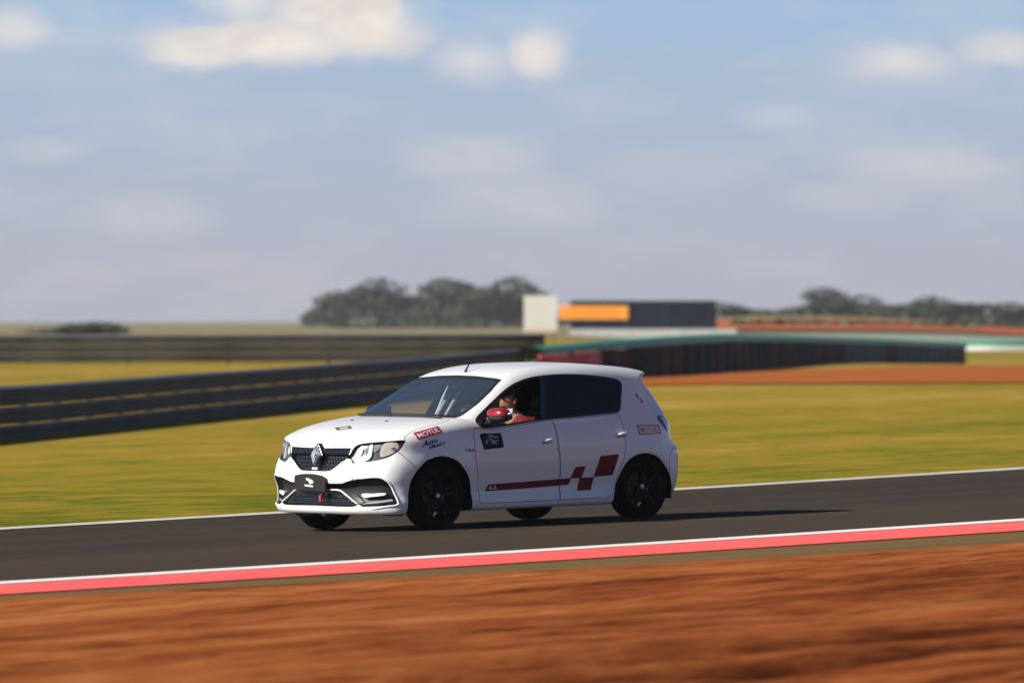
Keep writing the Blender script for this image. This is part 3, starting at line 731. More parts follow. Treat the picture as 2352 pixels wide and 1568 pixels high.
def rim(mb, O, axis, sign, depth, mi=0, off=0.0, straight=False, dens=.02, zmin=None):
    """the reveal round an opening"""
    O = np.asarray(O, float); e = np.linalg.norm(np.roll(O, -1, 0) - O, axis=1); P = []
    for a, b, l in zip(O, np.roll(O, -1, 0), e):
        for t in np.arange(max(1, int(l / dens))) / max(1, int(l / dens)): P.append(a + (b - a) * t)
    P = np.array(P); keep = P[:, 1] > zmin if zmin is not None else np.ones(len(P), bool)
    p = onsurf(P, axis, sign); g = gn(p)
    if straight: g = np.zeros_like(g); g[:, DEP[axis]] = sign
    a = p + g * off; b = p - g * depth; k = len(p); ar = np.sum(O[:, 0] * np.roll(O[:, 1], -1) - np.roll(O[:, 0], -1) * O[:, 1])
    for q in range(k):
        r = (q + 1) % k
        if not (keep[q] and keep[r]): continue
        f = [a[q], a[r], b[r], b[q]]; nn = np.cross(f[1] - f[0], f[3] - f[0]); nn /= np.linalg.norm(nn) + 1e-12
        mb.add(f, [nn] * 4, mi)
def stampmesh(O, axis, sign, off, name, m, parent, src=None, label=None):
    ins, _ = cut(BASE if src is None else src, O, axis, sign, lo=(.8 if axis == 'x' and sign > 0 else None))
    mb = MB(); emit(mb, ins, off); o = mb.build(name, m, parent, xf=lean)
    if label: o['label'] = label
    return o
def mirx(O): return [(-q[0], *q[1:]) for q in O][::-1]

# materials
PAINT, _nt, _b = newmat('white_paint'); vary(_nt, _b, (.80, .80, .795), .025, 2.0)
_b.inputs['Roughness'].default_value = .32; _b.inputs['Coat Weight'].default_value = .5; _b.inputs['Coat Roughness'].default_value = .06
BLK = mat('black_plastic', (.012, .012, .013), .5, amt=.2); GLOSS = mat('gloss_black', (.010, .010, .012), .12, coat=.6)
DARK = mat('dark_lining', (.006, .006, .0065), .95, amt=.15, spec=.05); GAP = mat('panel_gap', (.16, .165, .175), .9, spec=.1); RUB = mat('tyre_rubber', (.006, .006, .006), .9, spec=.06, amt=.2)
RIMM = mat('rim_black', (.0045, .0045, .005), .55, .0, spec=.15); STEEL = mat('brake_steel', (.10, .095, .09), .5, .5); CHR = mat('chrome', (.88, .89, .92), .34, .75, amt=.02)
SILV = mat('satin_silver', (.66, .66, .66), .4, .2); LAMPD = mat('lamp_bowl', (.10, .096, .09), .35, .3, amt=.4, scale=14); REFL = mat('lamp_reflector', (.80, .70, .58), .3, .4, amt=.12, scale=18)
CLEAR = glass('clear_glass', (.93, .95, .94)); SCREEN = glass('windscreen_glass', (.84, .90, .90), .40, .055); TINT = glass('tinted_glass', (.035, .040, .045), .05)
DRED = mat('dark_red_vinyl', (.17, .004, .012), .5, spec=.2); LRED = mat('label_red', (.42, .02, .06), .4); PINK = mat('label_white', (.80, .72, .73), .45)
NAVY = mat('navy_vinyl', (.004, .009, .03), .5, spec=.15); GRYV = mat('grey_vinyl', (.34, .35, .38), .45); MAUV = mat('mauve_vinyl', (.44, .07, .15), .45); GDEC = mat('grey_decal', (.085, .088, .085), .5, spec=.2)
MRED = mat('mirror_red', (.24, .004, .012), .3, coat=.6); TAILM = mat('tail_lamp_red', (.10, .006, .008), .15, coat=1.0); TAILW = mat('tail_lamp_clear', (.62, .60, .58), .15, coat=1.0)
STEELB = mat('lamp_inner', (.30, .30, .31), .35, .6); LED = mat('white_lamp', (.85, .86, .88), .2); STRAP = mat('tow_strap_red', (.36, .02, .02), .7); LGREY = mat('light_grey_trim', (.58, .60, .60), .7); SEAT = mat('seat_fabric', (.03, .03, .032), .9, amt=.3, scale=20)

_fw = np.array([-.72777, -.68582, 0]); NRM = np.array([-SLOPE, 0, 1]); NRM /= np.linalg.norm(NRM)
_fw = _fw - NRM * _fw.dot(NRM); _fw /= np.linalg.norm(_fw); _lf = np.cross(NRM, _fw)
car = empty('car', 'white five door hatchback with dark red side stripe and black wheels, braking on the track', 'car', (XC0, 70.0, .004))
car.rotation_euler = Matrix((_fw, _lf, NRM)).transposed().to_euler()
car['label'] = 'white five door hatchback with dark red side stripe, driving on the grey track'

# outlines (metres in the car's own frame) ---------------------------------------
DLO = smooth([(.806, .985), (.765, 1.025), (.63, 1.100), (.528, 1.155), (.286, 1.277), (.09, 1.340), (-.118, 1.373), (-.473, 1.386), (-.794, 1.370), (-1.055, 1.340), (-1.165, 1.318), (-1.192, 1.285), (-1.183, 1.25), (-1.113, 1.140), (-1.060, 1.050), (-1.02, 1.022), (-.975, 1.014), (-.689, .999), (-.155, .976), (.245, .950), (.641, .921), (.742, .921), (.792, .945)], 4)
WSH = [(0, 1.385), (.25, 1.379), (.50, 1.362), (.568, 1.352), (.583, 1.334), (.605, 1.29), (.630, 1.245), (.669, 1.137), (.684, 1.055), (.680, 1.030), (.660, 1.017), (.40, 1.024), (0, 1.028)]
WS = np.array(WSH + [(-y, z) for y, z in WSH[-2:0:-1]])
ARF = smooth([(1.715, .05, 1), (1.704, .207), (1.691, .332), (1.655, .489), (1.517, .634), (1.41, .672), (1.308, .684), (1.19, .664), (1.087, .615), (.956, .467), (.922, .30), (.905, .05, 1)], 6)
ARR = smooth([(-.862, .05, 1), (-.87, .207), (-.912, .367), (-1.035, .56), (-1.15, .618), (-1.264, .636), (-1.38, .620), (-1.478, .574), (-1.61, .446), (-1.655, .343), (-1.668, .24), (-1.672, .05, 1)], 6)
HLo = smooth([(.418, .755), (.44, .785), (.468, .801), (.511, .811), (.618, .823), (.741, .834), (.785, .838), (.800, .828), (.791, .775), (.769, .728), (.73, .685), (.657, .656), (.565, .640), (.47, .628), (.440, .642), (.414, .668), (.380, .673), (.375, .694), (.400, .713)], 3)
GRh = [(.0, .806, 1), (.022, .806, 1), (.075, .764, 1), (.25, .767), (.405, .770, 1), (.392, .715), (.375, .668), (.325, .640), (.245, .585), (.183, .558), (.0, .556)]
def sym(H, n=3):
    full = H + [(-q[0], *q[1:]) for q in H[::-1] if abs(q[0]) > 1e-6]
    return smooth(full, n)
GR = sym(GRh)
LOW = sym([(.0, .447), (.151, .447, 1), (.341, .450), (.40, .466), (.462, .481), (.56, .494), (.651, .504), (.715, .500), (.748, .478), (.764, .453), (.781, .366), (.806, .290), (.806, .262), (.768, .250), (.563, .240, 1), (.524, .262, 1), (.494, .248, 1), (.442, .238), (.0, .241)])
TLo = smooth([(-1.504, .968), (-1.58, .982, 1), (-1.95, .99, 1), (-1.95, .745, 1), (-1.67, .745), (-1.645, .765), (-1.585, .836), (-1.523, .906)], 3)
DF = np.array([(.815, .930), (.865, .915), (.886, .86), (.886, .73), (.872, .62), (.842, .5), (.826, .34), (.820, .262), (.80, .236), (.4, .236), (-.19, .236), (-.193, .47), (-.180, .6), (-.160, .72), (-.147, .88), (-.135, .968), (.245, .941), (.641, .912), (.742, .911)])
DR = np.array([(-.146, .968), (-.158, .88), (-.171, .72), (-.191, .6), (-.204, .47), (-.201, .236), (-.80, .236), (-.858, .26), (-.90, .36), (-.955, .52), (-1.0, .60), (-1.03, .70), (-1.032, .79), (-1.018, .945), (-1.0, 1.006), (-.689, .990)])
BON = np.array([(1.075, .0), (1.068, .4), (1.055, .70), (1.10, .735), (1.27, .752), (1.478, .748), (1.60, .765), (1.68, .782), (1.70, .83), (2.2, .83), (2.2, -.83), (1.70, -.83), (1.68, -.782), (1.60, -.765), (1.478, -.748), (1.27, -.752), (1.10, -.735), (1.055, -.70), (1.068, -.4)])
FB = np.array([(1.60, .05), (1.60, .575), (1.68, .655), (1.757, .738), (1.80, .765), (1.95, .785), (2.3, .775), (2.3, .05)])
RB = np.array([(-1.62, .05), (-1.62, .60), (-1.70, .665), (-2.3, .70), (-2.3, .05)])
HAT = sym([(.0, 1.315), (.40, 1.31), (.52, 1.28), (.60, 1.10), (.58, 1.02), (.0, 1.01)])

body = list(BASE)
b_mb = MB(); inner = []                                 # body slots: paint, gap, black
def take(O, axis, sign, g=0.0, lo=None, nmin=.02):
    """cut a part out of the body, leaving a recessed gap of g on each side"""
    global body
    if g:
        part, body = cut(body, offs(O, g), axis, sign, lo, nmin); part, gap = cut(part, offs(O, -g), axis, sign, lo, nmin)
        emit(b_mb, gap, -.006, 1); return part
    part, body = cut(body, O, axis, sign, lo, nmin); return part
def panel(name, polys, m=PAINT, lining=DARK, parent=None, label=None, back=-.02):
    mb = MB(); emit(mb, polys, 0, 0); 
    if lining is not None: emit(mb, polys, back, 1, True)
    o = mb.build(name, [m, lining] if lining is not None else m, parent or car, xf=lean)
    if label: o['label'] = label
    return o
for sg in (1, -1): take(ARF, 'y', sg); take(ARR, 'y', sg)
P_ws = take(WS, 'x', 1, lo=.1); P_hat = take(HAT, 'x', -1)
P_dlo = {sg: take(DLO, 'y', sg, nmin=.1) for sg in (1, -1)}
P_hl = {sg: take(HLo if sg > 0 else mirx(HLo), 'x', 1, lo=1.3) for sg in (1, -1)}
P_gr = take(GR, 'x', 1, lo=1.5); P_low = take(LOW, 'x', 1, lo=1.3)
P_tl = {sg: take(TLo, 'y', sg, nmin=-2) for sg in (1, -1)}
P_df = take(DF, 'y', 1, .003); P_dr = take(DR, 'y', 1, .003)
P_bon = take(BON, 'z', 1, .0026, lo=.785, nmin=.10); P_fb = take(FB, 'y', 0, .003); P_rb = take(RB, 'y', 0, .003)
emit(b_mb, body, 0, 0); emit(b_mb, body, -.02, 2, True)
for sg in (1, -1):
    for A in (ARF, ARR): rim(b_mb, A, 'y', sg, .30, 2, straight=True, zmin=.19)
    rim(b_mb, DLO, 'y', sg, .03, 2)
rim(b_mb, WS, 'x', 1, .02, 2); rim(b_mb, HAT, 'x', -1, .02, 2)
o_body = b_mb.build('body', [PAINT, GAP, DARK], car, xf=lean)

# wheel wells and floor
m = MB()
for sx in (1.31, -1.27):
    for sg in (1, -1):
        n = 20; P = [[(sx + .41 * math.cos(math.pi * i / n), y, .20 + .46 * math.sin(math.pi * i / n)) for y in (sg * .52, sg * .80)] for i in range(n + 1)]
        m.grid(P); m.add([(sx + .41 * math.cos(math.pi * i / n), sg * .52, .20 + .46 * math.sin(math.pi * i / n)) for i in range(n + 1)])
m.box((0, 0, .185), (3.2, 1.3, .03)); m.build('underfloor', DARK, car, xf=lean)
for sg in (1, -1):
    m = MB(); m.box((1.66, sg * .60, .155), (.04, .22, .04)); m.build('air_deflector', BLK, car, bevel=.005)

# windscreen and windows
WSi = offs(WS, -.022); gl, fr = cut(P_ws, WSi, 'x', 1, lo=.1)
o_ws = panel('windscreen', gl, SCREEN, None); panel('windscreen_seal', fr, BLK, DARK, o_ws)
panel('rear_window', P_hat, TINT, None)
def clip(O, a, b):                                     # keep the part of an outline left of the line a-b
    a = np.array(a); b = np.array(b); n = np.array([-(b - a)[1], (b - a)[0]]); out = []
    for p, q in zip(O, np.roll(O, -1, 0)):
        sp, sq = (p - a) @ n, (q - a) @ n
        if sp >= 0: out.append(p)
        if sp * sq < 0: out.append(p + (q - p) * sp / (sp - sq))
    return np.array(out)
INN = offs(DLO, -.017)
FOP = clip(clip(INN, (-.171, 1.378), (-.012, .971)), (.56, .9), (.56, 1.3)); 
if FOP[:, 0].mean() < -.1: FOP = clip(clip(INN, (-.012, .971), (-.171, 1.378)), (.56, .9), (.56, 1.3))
ROP = clip(INN, (-.065, .974), (-.255, 1.376))
if ROP[:, 0].mean() > 0: ROP = clip(INN, (-.255, 1.376), (-.065, .974))
dF = panel('door', P_df, label='front door with navy square sticker and open window'); dR = panel('door', P_dr, label='rear door with tinted window')
for sg in (1, -1):
    f, rest = cut(P_dlo[sg], FOP, 'y', sg); r, rest = cut(rest, ROP, 'y', sg)
    panel('window_frame', rest, GLOSS, DARK)
    panel('side_window', r, TINT, None, dR if sg > 0 else None)
    mm = MB(); rim(mm, FOP, 'y', sg, .035, 0); mm.build('window_seal', DARK, car, xf=lean)

# bonnet, bumpers
bon = panel('bonnet', P_bon); fb = panel('front_bumper', P_fb); rb = panel('rear_bumper', P_rb)

# headlamps, grille, lower intake
def deep(name, polys, off, m_, par, label=None):
    mb = MB(); emit(mb, polys, off); return mb.build(name, m_, par, xf=lean)
CH1 = smooth([(.682, .812), (.745, .823), (.770, .810), (.778, .781), (.772, .755), (.738, .716), (.670, .700)], 4)
CH2 = smooth([(.573, .801), (.594, .804), (.600, .751), (.592, .677), (.540, .670), (.566, .717)], 3)
CH3 = smooth([(.486, .772), (.504, .768), (.512, .743), (.497, .705), (.462, .715)], 3)
CH4 = smooth([(.60, .79), (.665, .80), (.64, .75), (.615, .735)], 3); CH5 = smooth([(.40, .69), (.46, .70), (.47, .665), (.43, .65)], 3); CH6 = smooth([(.62, .70), (.66, .705), (.655, .665), (.62, .66)], 3)
for sg in (1, -1):
    O = np.array(HLo if sg > 0 else mirx(HLo)); mb = MB(); emit(mb, P_hl[sg], -.035, 0); rim(mb, O, 'x', 1, .05, 1)
    hl = mb.build('headlight', [LAMPD, BLK], car, xf=lean)
    q, _ = cut(P_hl[sg], offs(O, -.004), 'x', 1, lo=1.2); deep('lens', q, -.002, CLEAR, hl)
    for C_, mt, of in ((CH1, REFL, -.016), (CH2, SILV, -.018), (CH3, SILV, -.02), (CH4, STEELB, -.026)):
        c_ = C_ if sg > 0 else mirx(C_); q, _ = cut(P_hl[sg], c_, 'x', 1, lo=1.2)
        mb = MB(); emit(mb, q, of)
        rim(mb, c_, 'x', 1, .032, 0, of); mb.build('reflector', mt, hl, xf=lean)
    m = MB(); y0 = sg * .735; c = onsurf([(y0, .77)], 'x')[0]; m.lathe([(.0, .0), (.012, .002), (.016, .012), (.012, .022)], (c[0] - .022, c[1], c[2]), 'x', 14); m.build('bulb', LED, hl, smooth=True, xf=lean)
def lattice(mb, O, axis, sign, off, pitch, wd, angs, lo_=1.2, src=None):
    O = np.array(O); c = O.mean(0); rad = np.linalg.norm(O - c, axis=1).max() + .02
    for a in angs:
        t = np.array([math.cos(a), math.sin(a)]); nn = np.array([-t[1], t[0]])
        for k in np.arange(-rad, rad, pitch):
            ss = np.arange(-rad, rad, .016); pts = c + nn * k + ss[:, None] * t; ok = pip(pts, O)
            idx = np.where(ok)[0]
            if len(idx) < 2: continue
            A_ = onsurf(pts[idx] + nn * wd / 2, axis, sign); B_ = onsurf(pts[idx] - nn * wd / 2, axis, sign); ga = gn(A_); gb = gn(B_)
            A_ = A_ + ga * off; B_ = B_ + gb * off
            for i in range(len(idx) - 1):
                if idx[i + 1] != idx[i] + 1: continue
                mb.add([A_[i], B_[i], B_[i + 1], A_[i + 1]], [ga[i], gb[i], gb[i + 1], ga[i + 1]])
mb = MB(); emit(mb, P_gr, -.055); rim(mb, GR, 'x', 1, .06); gr = mb.build('grille', BLK, car, xf=lean)
mb = MB(); lattice(mb, offs(GR, -.006), 'x', 1, -.028, .034, .007, (R(62), R(118), R(0))); mb.build('mesh', GLOSS, gr, xf=lean)
band = np.array([(.40, .772), (.396, .712), (-.396, .712), (-.40, .772), (-.07, .768), (-.02, .80), (.02, .80), (.07, .768)]); q, _ = cut(P_gr, band, 'x', 1, lo=1.5); deep('upper_bar', q, -.008, GLOSS, gr)
def flat_ring(mb, outer, inn, x, th, mi=0):
    n = len(outer)
    for i in range(n):
        j = (i + 1) % n; a, b, c, d = outer[i], outer[j], inn[j], inn[i]
        am = ((a[0] + d[0]) / 2, (a[1] + d[1]) / 2); bm_ = ((b[0] + c[0]) / 2, (b[1] + c[1]) / 2)
        X = lambda p, h: (x + h - (p[1] - .70) * .16, p[0], p[1])
        mb.add([X(a, 0), X(b, 0), X(bm_, th), X(am, th)]); mb.add([X(am, th), X(bm_, th), X(c, 0), X(d, 0)])
em = MB(); flat_ring(em, [(0, .798), (.062, .700), (0, .603), (-.062, .700)], [(.004, .758), (.026, .700), (-.004, .643), (-.026, .700)], 2.052, .026); em.box((2.030, 0, .70), (.03, .03, .16)); em.build('emblem', CHR, gr, xf=lean)
bk = MB(); bk.add([(2.046 - (z - .70) * .16, y, z) for y, z in ((0, .812), (.078, .70), (0, .592), (-.078, .70))]); bk.build('emblem_back', GLOSS, gr, xf=lean)
m = MB(); m.box((2.058, -.01, .578), (.012, .075, .022)); m.build('badge', SILV, gr, xf=lean, bevel=.003)
mb = MB(); emit(mb, P_low, -.06); rim(mb, LOW, 'x', 1, .065); low = mb.build('lower_intake', BLK, fb, xf=lean)
LGR = sym([(.0, .376), (.253, .378), (.305, .368), (.490, .262), (.470, .250), (.442, .243), (.0, .246)], 2)
mb = MB(); lattice(mb, LGR, 'x', 1, -.03, .032, .008, (R(60), R(120), R(0))); mb.build('lower_mesh', GLOSS, fb, xf=lean)
def path_tube(mb, P, axis, sign, r, off=0, dens=.03, n=8):
    P = np.array(P, float); out = []
    for a, b in zip(P[:-1], P[1:]):
        k = max(1, int(np.linalg.norm(b - a) / dens)); out += [a + (b - a) * t / k for t in range(k)]
    out.append(P[-1]); q = onsurf(out, axis, sign); q = q + gn(q) * off; mb.tube(q.tolist(), r, n)
tr = [(.0, .386), (.253, .388), (.295, .384), (.320, .374), (.526, .258)]
mb = MB(); path_tube(mb, [(-a, b) for a, b in tr[::-1]] + tr[1:], 'x', 1, .0085, -.004); mb.build('trim_frame', SILV, fb, smooth=True, xf=lean)
for sg in (1, -1):
    bl = smooth([(.462, .485), (.56, .498), (.651, .508), (.720, .504), (.754, .48), (.771, .453), (.788, .366), (.812, .288), (.812, .258), (.768, .246), (.60, .238)], 4)[:-4]
    mb = MB(); path_tube(mb, [(sg * a, b) for a, b in bl], 'x', 1, .009, .0); mb.build('blade', PAINT, fb, smooth=True, xf=lean)
    dr = smooth([(.530, .356), (.62, .358), (.735, .364), (.729, .346), (.63, .334), (.552, .327)], 2); dr = dr if sg > 0 else np.array(mirx(dr))
    q, _ = cut(P_low, dr, 'x', 1, lo=1.2); mb = MB(); emit(mb, q, -.018); rim(mb, dr, 'x', 1, .05, 0, -.018); mb.build('daytime_lamp', LED, fb, xf=lean)
    sh = np.array([(.545, .262), (.56, .275), (.78, .315), (.79, .297)]); sh = sh if sg > 0 else np.array(mirx(sh)); q, _ = cut(P_low, sh, 'x', 1, lo=1.2); deep('intake_lip', q, -.03, GRYV, fb)
    vn = np.array([(.40, .375), (.44, .375), (.57, .285), (.55, .275)]); vn = vn if sg > 0 else np.array(mirx(vn)); q, _ = cut(P_low, vn, 'x', 1, lo=1.2); deep('intake_vane', q, -.02, BLK, fb)

# plate with white bird mark, tow strap
def slab(mb, P, x0, th):
    n = len(P); 
    mb.add([(x0 + th, y, z) for y, z in P]); mb.add([(x0, y, z) for y, z in P[::-1]])
    for i in range(n):
        j = (i + 1) % n; mb.add([(x0, *P[i]), (x0, *P[j]), (x0 + th, *P[j]), (x0 + th, *P[i])])
pl = MB(); slab(pl, [(-.25, .385), (.165, .372), (.168, .46), (.165, .497), (.12, .517), (.0, .531), (-.1, .531), (-.17, .527), (-.243, .513), (-.25, .49)][::-1], 2.082, .016); plate = pl.build('number_plate', mat('plate_black', (.012, .010, .009), .45), car, xf=lean)
WHT = mat('mark_white', (.82, .82, .80), .5)
bd = MB(); bird = [(-.094, .489), (-.06, .491), (-.02, .478), (.018, .463), (.004, .458), (.006, .443), (-.012, .449), (-.028, .434), (-.042, .447), (-.05, .462), (-.07, .472), (-.088, .474), (-.078, .482)]
slab(bd, bird, 2.0985, .003); bd.build('bird_mark', WHT, plate, xf=lean)
bd = MB(); slab(bd, [(-.106, .433), (-.05, .429), (.006, .424), (.006, .411), (-.05, .415), (-.106, .420)], 2.0985, .003); bd.build('name_strip', WHT, plate, xf=lean)
ts = MB(); ts.tube([(2.05, .085, .345), (2.085, .09, .33), (2.098, .105, .29), (2.09, .115, .268)], .015, 8); ts.build('tow_strap', STRAP, fb, smooth=True, xf=lean)

# tail lamps
for sg in (1, -1):
    mb = MB(); emit(mb, P_tl[sg], -.012, 0); rim(mb, TLo, 'y', sg, .02, 0)
    tl = mb.build('tail_lamp', TAILM, car, xf=lean)
    A_ = np.array([(-1.56, .955), (-1.9, .97), (-1.9, .84), (-1.655, .83)]); q, _ = cut(P_tl[sg], A_, 'y', sg, nmin=-2); deep('clear_segment', q, -.006, TAILW, tl)

# handles, mirrors, wipers, aerial, washer jets
for d_, xs, zs in ((dF, (.050, -.105), (.779, .793)), (dR, (-.905, -1.065), (.812, .824))):
    p = onsurf([(xs[0], zs[0]), (xs[0] * .75 + xs[1] * .25, zs[0] * .75 + zs[1] * .25), ((xs[0] + xs[1]) / 2, (zs[0] + zs[1]) / 2), (xs[0] * .25 + xs[1] * .75, zs[0] * .25 + zs[1] * .75), (xs[1], zs[1])], 'y')
    o_ = np.array([.002, .020, .026, .020, .002]); p = p + gn(p) * o_[:, None]; m = MB(); m.tube(p.tolist(), [.010, .015, .016, .015, .010], 8); hd = m.build('handle', PAINT, d_, smooth=True, xf=lean)
    c_ = np.array([(xs[0] - .02 , zs[0] + .012), (xs[1] + .02, zs[1] + .012), (xs[1] + .015, zs[1] - .024), (xs[0] - .015, zs[0] - .026)]); stampmesh(c_, 'y', 1, .0012, 'handle_recess', GAP, d_)
def superel(mb, c, r, p=2.6, n=20, zlo=-1, zhi=1):
    P = []
    for i in range(n + 1):
        a = math.pi * (i / n - .5); row = []
        for j in range(2 * n + 1):
            b = 2 * math.pi * j / (2 * n); f = lambda v: math.copysign(abs(v) ** (2 / p), v)
            row.append((c[0] + r[0] * f(math.cos(a)) * f(math.cos(b)), c[1] + r[1] * f(math.cos(a)) * f(math.sin(b)), c[2] + r[2] * max(zlo, min(zhi, f(math.sin(a))))))
        P.append(row)
    mb.grid(P, flip=False)
for sg in (1, -1):
    c = (.655 if sg > 0 else .49, sg * .945 if sg > 0 else -.875, 1.045)
    m = MB(); superel(m, (c[0], c[1], c[2] - .012), (.076, .122, .060), 2.8, zhi=.25)
    m.tube([(c[0] + .01, sg * .80, .965), (c[0] + .01, sg * .86, .985), (c[0], c[1] - sg * .03, c[2] - .045)], [.032, .028, .026], 10)
    mir = m.build('mirror', BLK, car, smooth=True, xf=lean)
    m = MB(); superel(m, (c[0] + .003, c[1] - .001, c[2] - .006), (.080, .124, .066), 2.7, zlo=-.12); m.build('cap', MRED if sg > 0 else GLOSS, mir, smooth=True, xf=lean)
    m = MB(); m.box((c[0] - .079, c[1], c[2]), (.006, .19, .10)); m.build('mirror_glass', CHR if sg > 0 else GLOSS, mir, bevel=.01, xf=lean)
    m = MB(); m.tube([(c[0] + .035, c[1] + sg * .105, c[2] + .0), (c[0] - .03, c[1] + sg * .126, c[2] + .008), (c[0] - .07, c[1] + sg * .112, c[2] + .018)], [.007, .013, .008], 8); m.build('outer_strip', LED, mir, smooth=True, xf=lean)  # short white strip round the outer end of the mirror
for P_, nm in (([(1.062, .60), (1.060, .30), (1.065, .05), (1.07, -.10)], 'wiper'), ([(1.06, -.02), (1.055, -.30), (1.02, -.56)], 'wiper')):
    m = MB(); path_tube(m, P_, 'z', 1, .011, .016, dens=.06); m.build(nm, BLK, car, smooth=True, xf=lean)
a0 = onsurf([(.19, 0)], 'z')[0]; m = MB(); m.tube([tuple(a0), (a0[0] - .015, 0, a0[2] + .03), (a0[0] - .075, 0, a0[2] + .105)], [.016, .009, .004], 8); m.build('aerial', BLK, car, smooth=True, xf=lean)
for x_, y_ in ((1.35, -.284), (1.378, .215)):
    c = onsurf([(x_, y_)], 'z')[0]; m = MB(); superel(m, tuple(c), (.016, .014, .009), 2.2, 8); m.build('washer_jet', BLK, bon, smooth=True, xf=lean)

# wheels
def wheel(x, sg):
    w = bpy.data.objects.new('wheel', None); COL.objects.link(w); w.parent = car; w.location = (x, sg * .735, .306); w.empty_display_size = .2
    return w
def wheel_parts():
    hw = .1025; m = MB()
    m.lathe([(.215, -hw + .012), (.235, -hw), (.285, -hw + .004), (.302, -hw + .018), (.3075, -hw + .045), (.308, 0), (.3075, hw - .045), (.302, hw - .018), (.285, hw - .004), (.235, hw), (.215, hw - .012)], (0, 0, 0), 'y', 64); a = m.build('tyre', RUB, smooth=R(50))
    m = MB(); m.lathe([(.218, -hw), (.205, -.06), (.200, .03), (.208, hw - .02), (.222, hw - .008), (.214, hw - .002), (.200, hw - .022)], (0, 0, 0), 'y', 48)
    for k in range(5):
        for dd in (-.13, .13):
            t = 2 * math.pi * k / 5 + .35 + dd; e = 2 * math.pi * k / 5 + .35 + dd * 1.45
            c0 = (math.cos(t) * .045, math.sin(t) * .045); c1 = (math.cos(e) * .207, math.sin(e) * .207); px_, pz_ = -math.sin(e), math.cos(e)
            P = []
            for (cx, cz), ww, yy in ((c0, .018, hw - .040), (((c0[0] + c1[0]) / 2, (c0[1] + c1[1]) / 2), .014, hw - .030), (c1, .017, hw - .020)):
                P.append([(cx - px_ * ww, yy - .025, cz - pz_ * ww), (cx - px_ * ww * .8, yy, cz - pz_ * ww * .8), (cx + px_ * ww * .8, yy, cz + pz_ * ww * .8), (cx + px_ * ww, yy - .025, cz + pz_ * ww)])
            m.grid(P)
    m.lathe([(.0, hw - .032), (.055, hw - .036), (.066, hw - .06)], (0, 0, 0), 'y', 24); b = m.build('rim', RIMM, smooth=R(35))
    m = MB(); m.lathe([(.0, .0), (.05, .012), (.135, .012), (.135, -.01)], (0, 0, 0), 'y', 32); c = m.build('brake_disc', STEEL, smooth=R(35))
    m = MB(); m.lathe([(.0, hw - .022), (.018, hw - .024), (.024, hw - .034)], (0, 0, 0), 'y', 16); d = m.build('hub_cap', SILV, smooth=R(35))
    return a, b, c, d
WP = wheel_parts()
for k, (x_, sg) in enumerate(((1.295, 1), (-1.295, 1), (1.295, -1), (-1.295, -1))):
    w = wheel(x_, sg)
    if sg < 0: w.rotation_euler = (0, 0, math.pi)
    for o in WP:
        c = o if k == 0 else o.copy()
        if k: COL.objects.link(c)
        c.parent = w

# stickers and lettering
def quad_map(q):
    q = np.array(q, float)                              # corners: left bottom, right bottom, right top, left top
    return lambda u, v: (q[0] * (1 - u)[:, None] * (1 - v)[:, None] + q[1] * u[:, None] * (1 - v)[:, None] + q[2] * u[:, None] * v[:, None] + q[3] * (1 - u)[:, None] * v[:, None])
def lettering(txt, quad, axis, sign, off, name, m_, parent, bold=.012, italic=0.0):
    cu = bpy.data.curves.new('letters', 'FONT'); cu.body = txt; cu.offset = bold; cu.resolution_u = 3; cu.shear = italic; cu.space_character = 1.05
    ob = bpy.data.objects.new('letters', cu); COL.objects.link(ob); dg = bpy.context.evaluated_depsgraph_get(); me = bpy.data.meshes.new_from_object(ob.evaluated_get(dg))
    v = np.array([p.co[:] for p in me.vertices]); f = [list(p.vertices) for p in me.polygons]
    bpy.data.objects.remove(ob); bpy.data.curves.remove(cu); bpy.data.meshes.remove(me)
    lo = v.min(0); hi = v.max(0); u = (v[:, 0] - lo[0]) / (hi[0] - lo[0]); w = (v[:, 1] - lo[1]) / (hi[1] - lo[1])
    p2 = quad_map(quad)(u, w); s = onsurf(p2, axis, sign); g = gn(s); s = s + g * off; mb = MB()
    for k in f:
        a = s[k]; gg = g[k]; n_ = np.cross(a[1] - a[0], a[2] - a[0])
        if n_ @ gg[0] < 0: a = a[::-1]; gg = gg[::-1]
        mb.add(a, gg)
    return mb.build(name, m_, parent, xf=lean)
mo = stampmesh([(1.572, .899), (1.559, .837), (1.259, .896), (1.271, .953)], 'y', 1, .002, 'sticker', LRED, car, label='red MOTUL sticker on the front wing')
lettering('MOTUL', [(1.542, .851), (1.280, .903), (1.288, .940), (1.551, .887)], 'y', 1, .0065, 'lettering', PINK, mo, .02)
au = lettering('Auto', [(1.530, .767), (1.335, .812), (1.345, .850), (1.500, .828)], 'y', 1, .002, 'sticker', NAVY, car, .03, .15); au['label'] = 'dark navy lettering below the red MOTUL sticker'
lettering('SMART', [(1.462, .748), (1.244, .788), (1.246, .815), (1.445, .782)], 'y', 1, .0022, 'lettering', NAVY, au, .03, .15)
rs = lettering('R.S.', [(.965, .713), (.888, .712), (.888, .740), (.968, .742)], 'y', 1, .002, 'wing_badge', NAVY, car, .03)
stampmesh([(1.022, .744), (.998, .746), (.982, .728), (1.002, .712)], 'y', 1, .002, 'wing_badge', GRYV, car)
ds = stampmesh(smooth([(.808, .866), (.68, .869), (.560, .872), (.547, .862), (.527, .752), (.535, .738), (.65, .732), (.762, .727), (.780, .738), (.795, .80)], 3), 'y', 1, .002, 'sticker', NAVY, dF, label='navy square sticker with pale emblem')
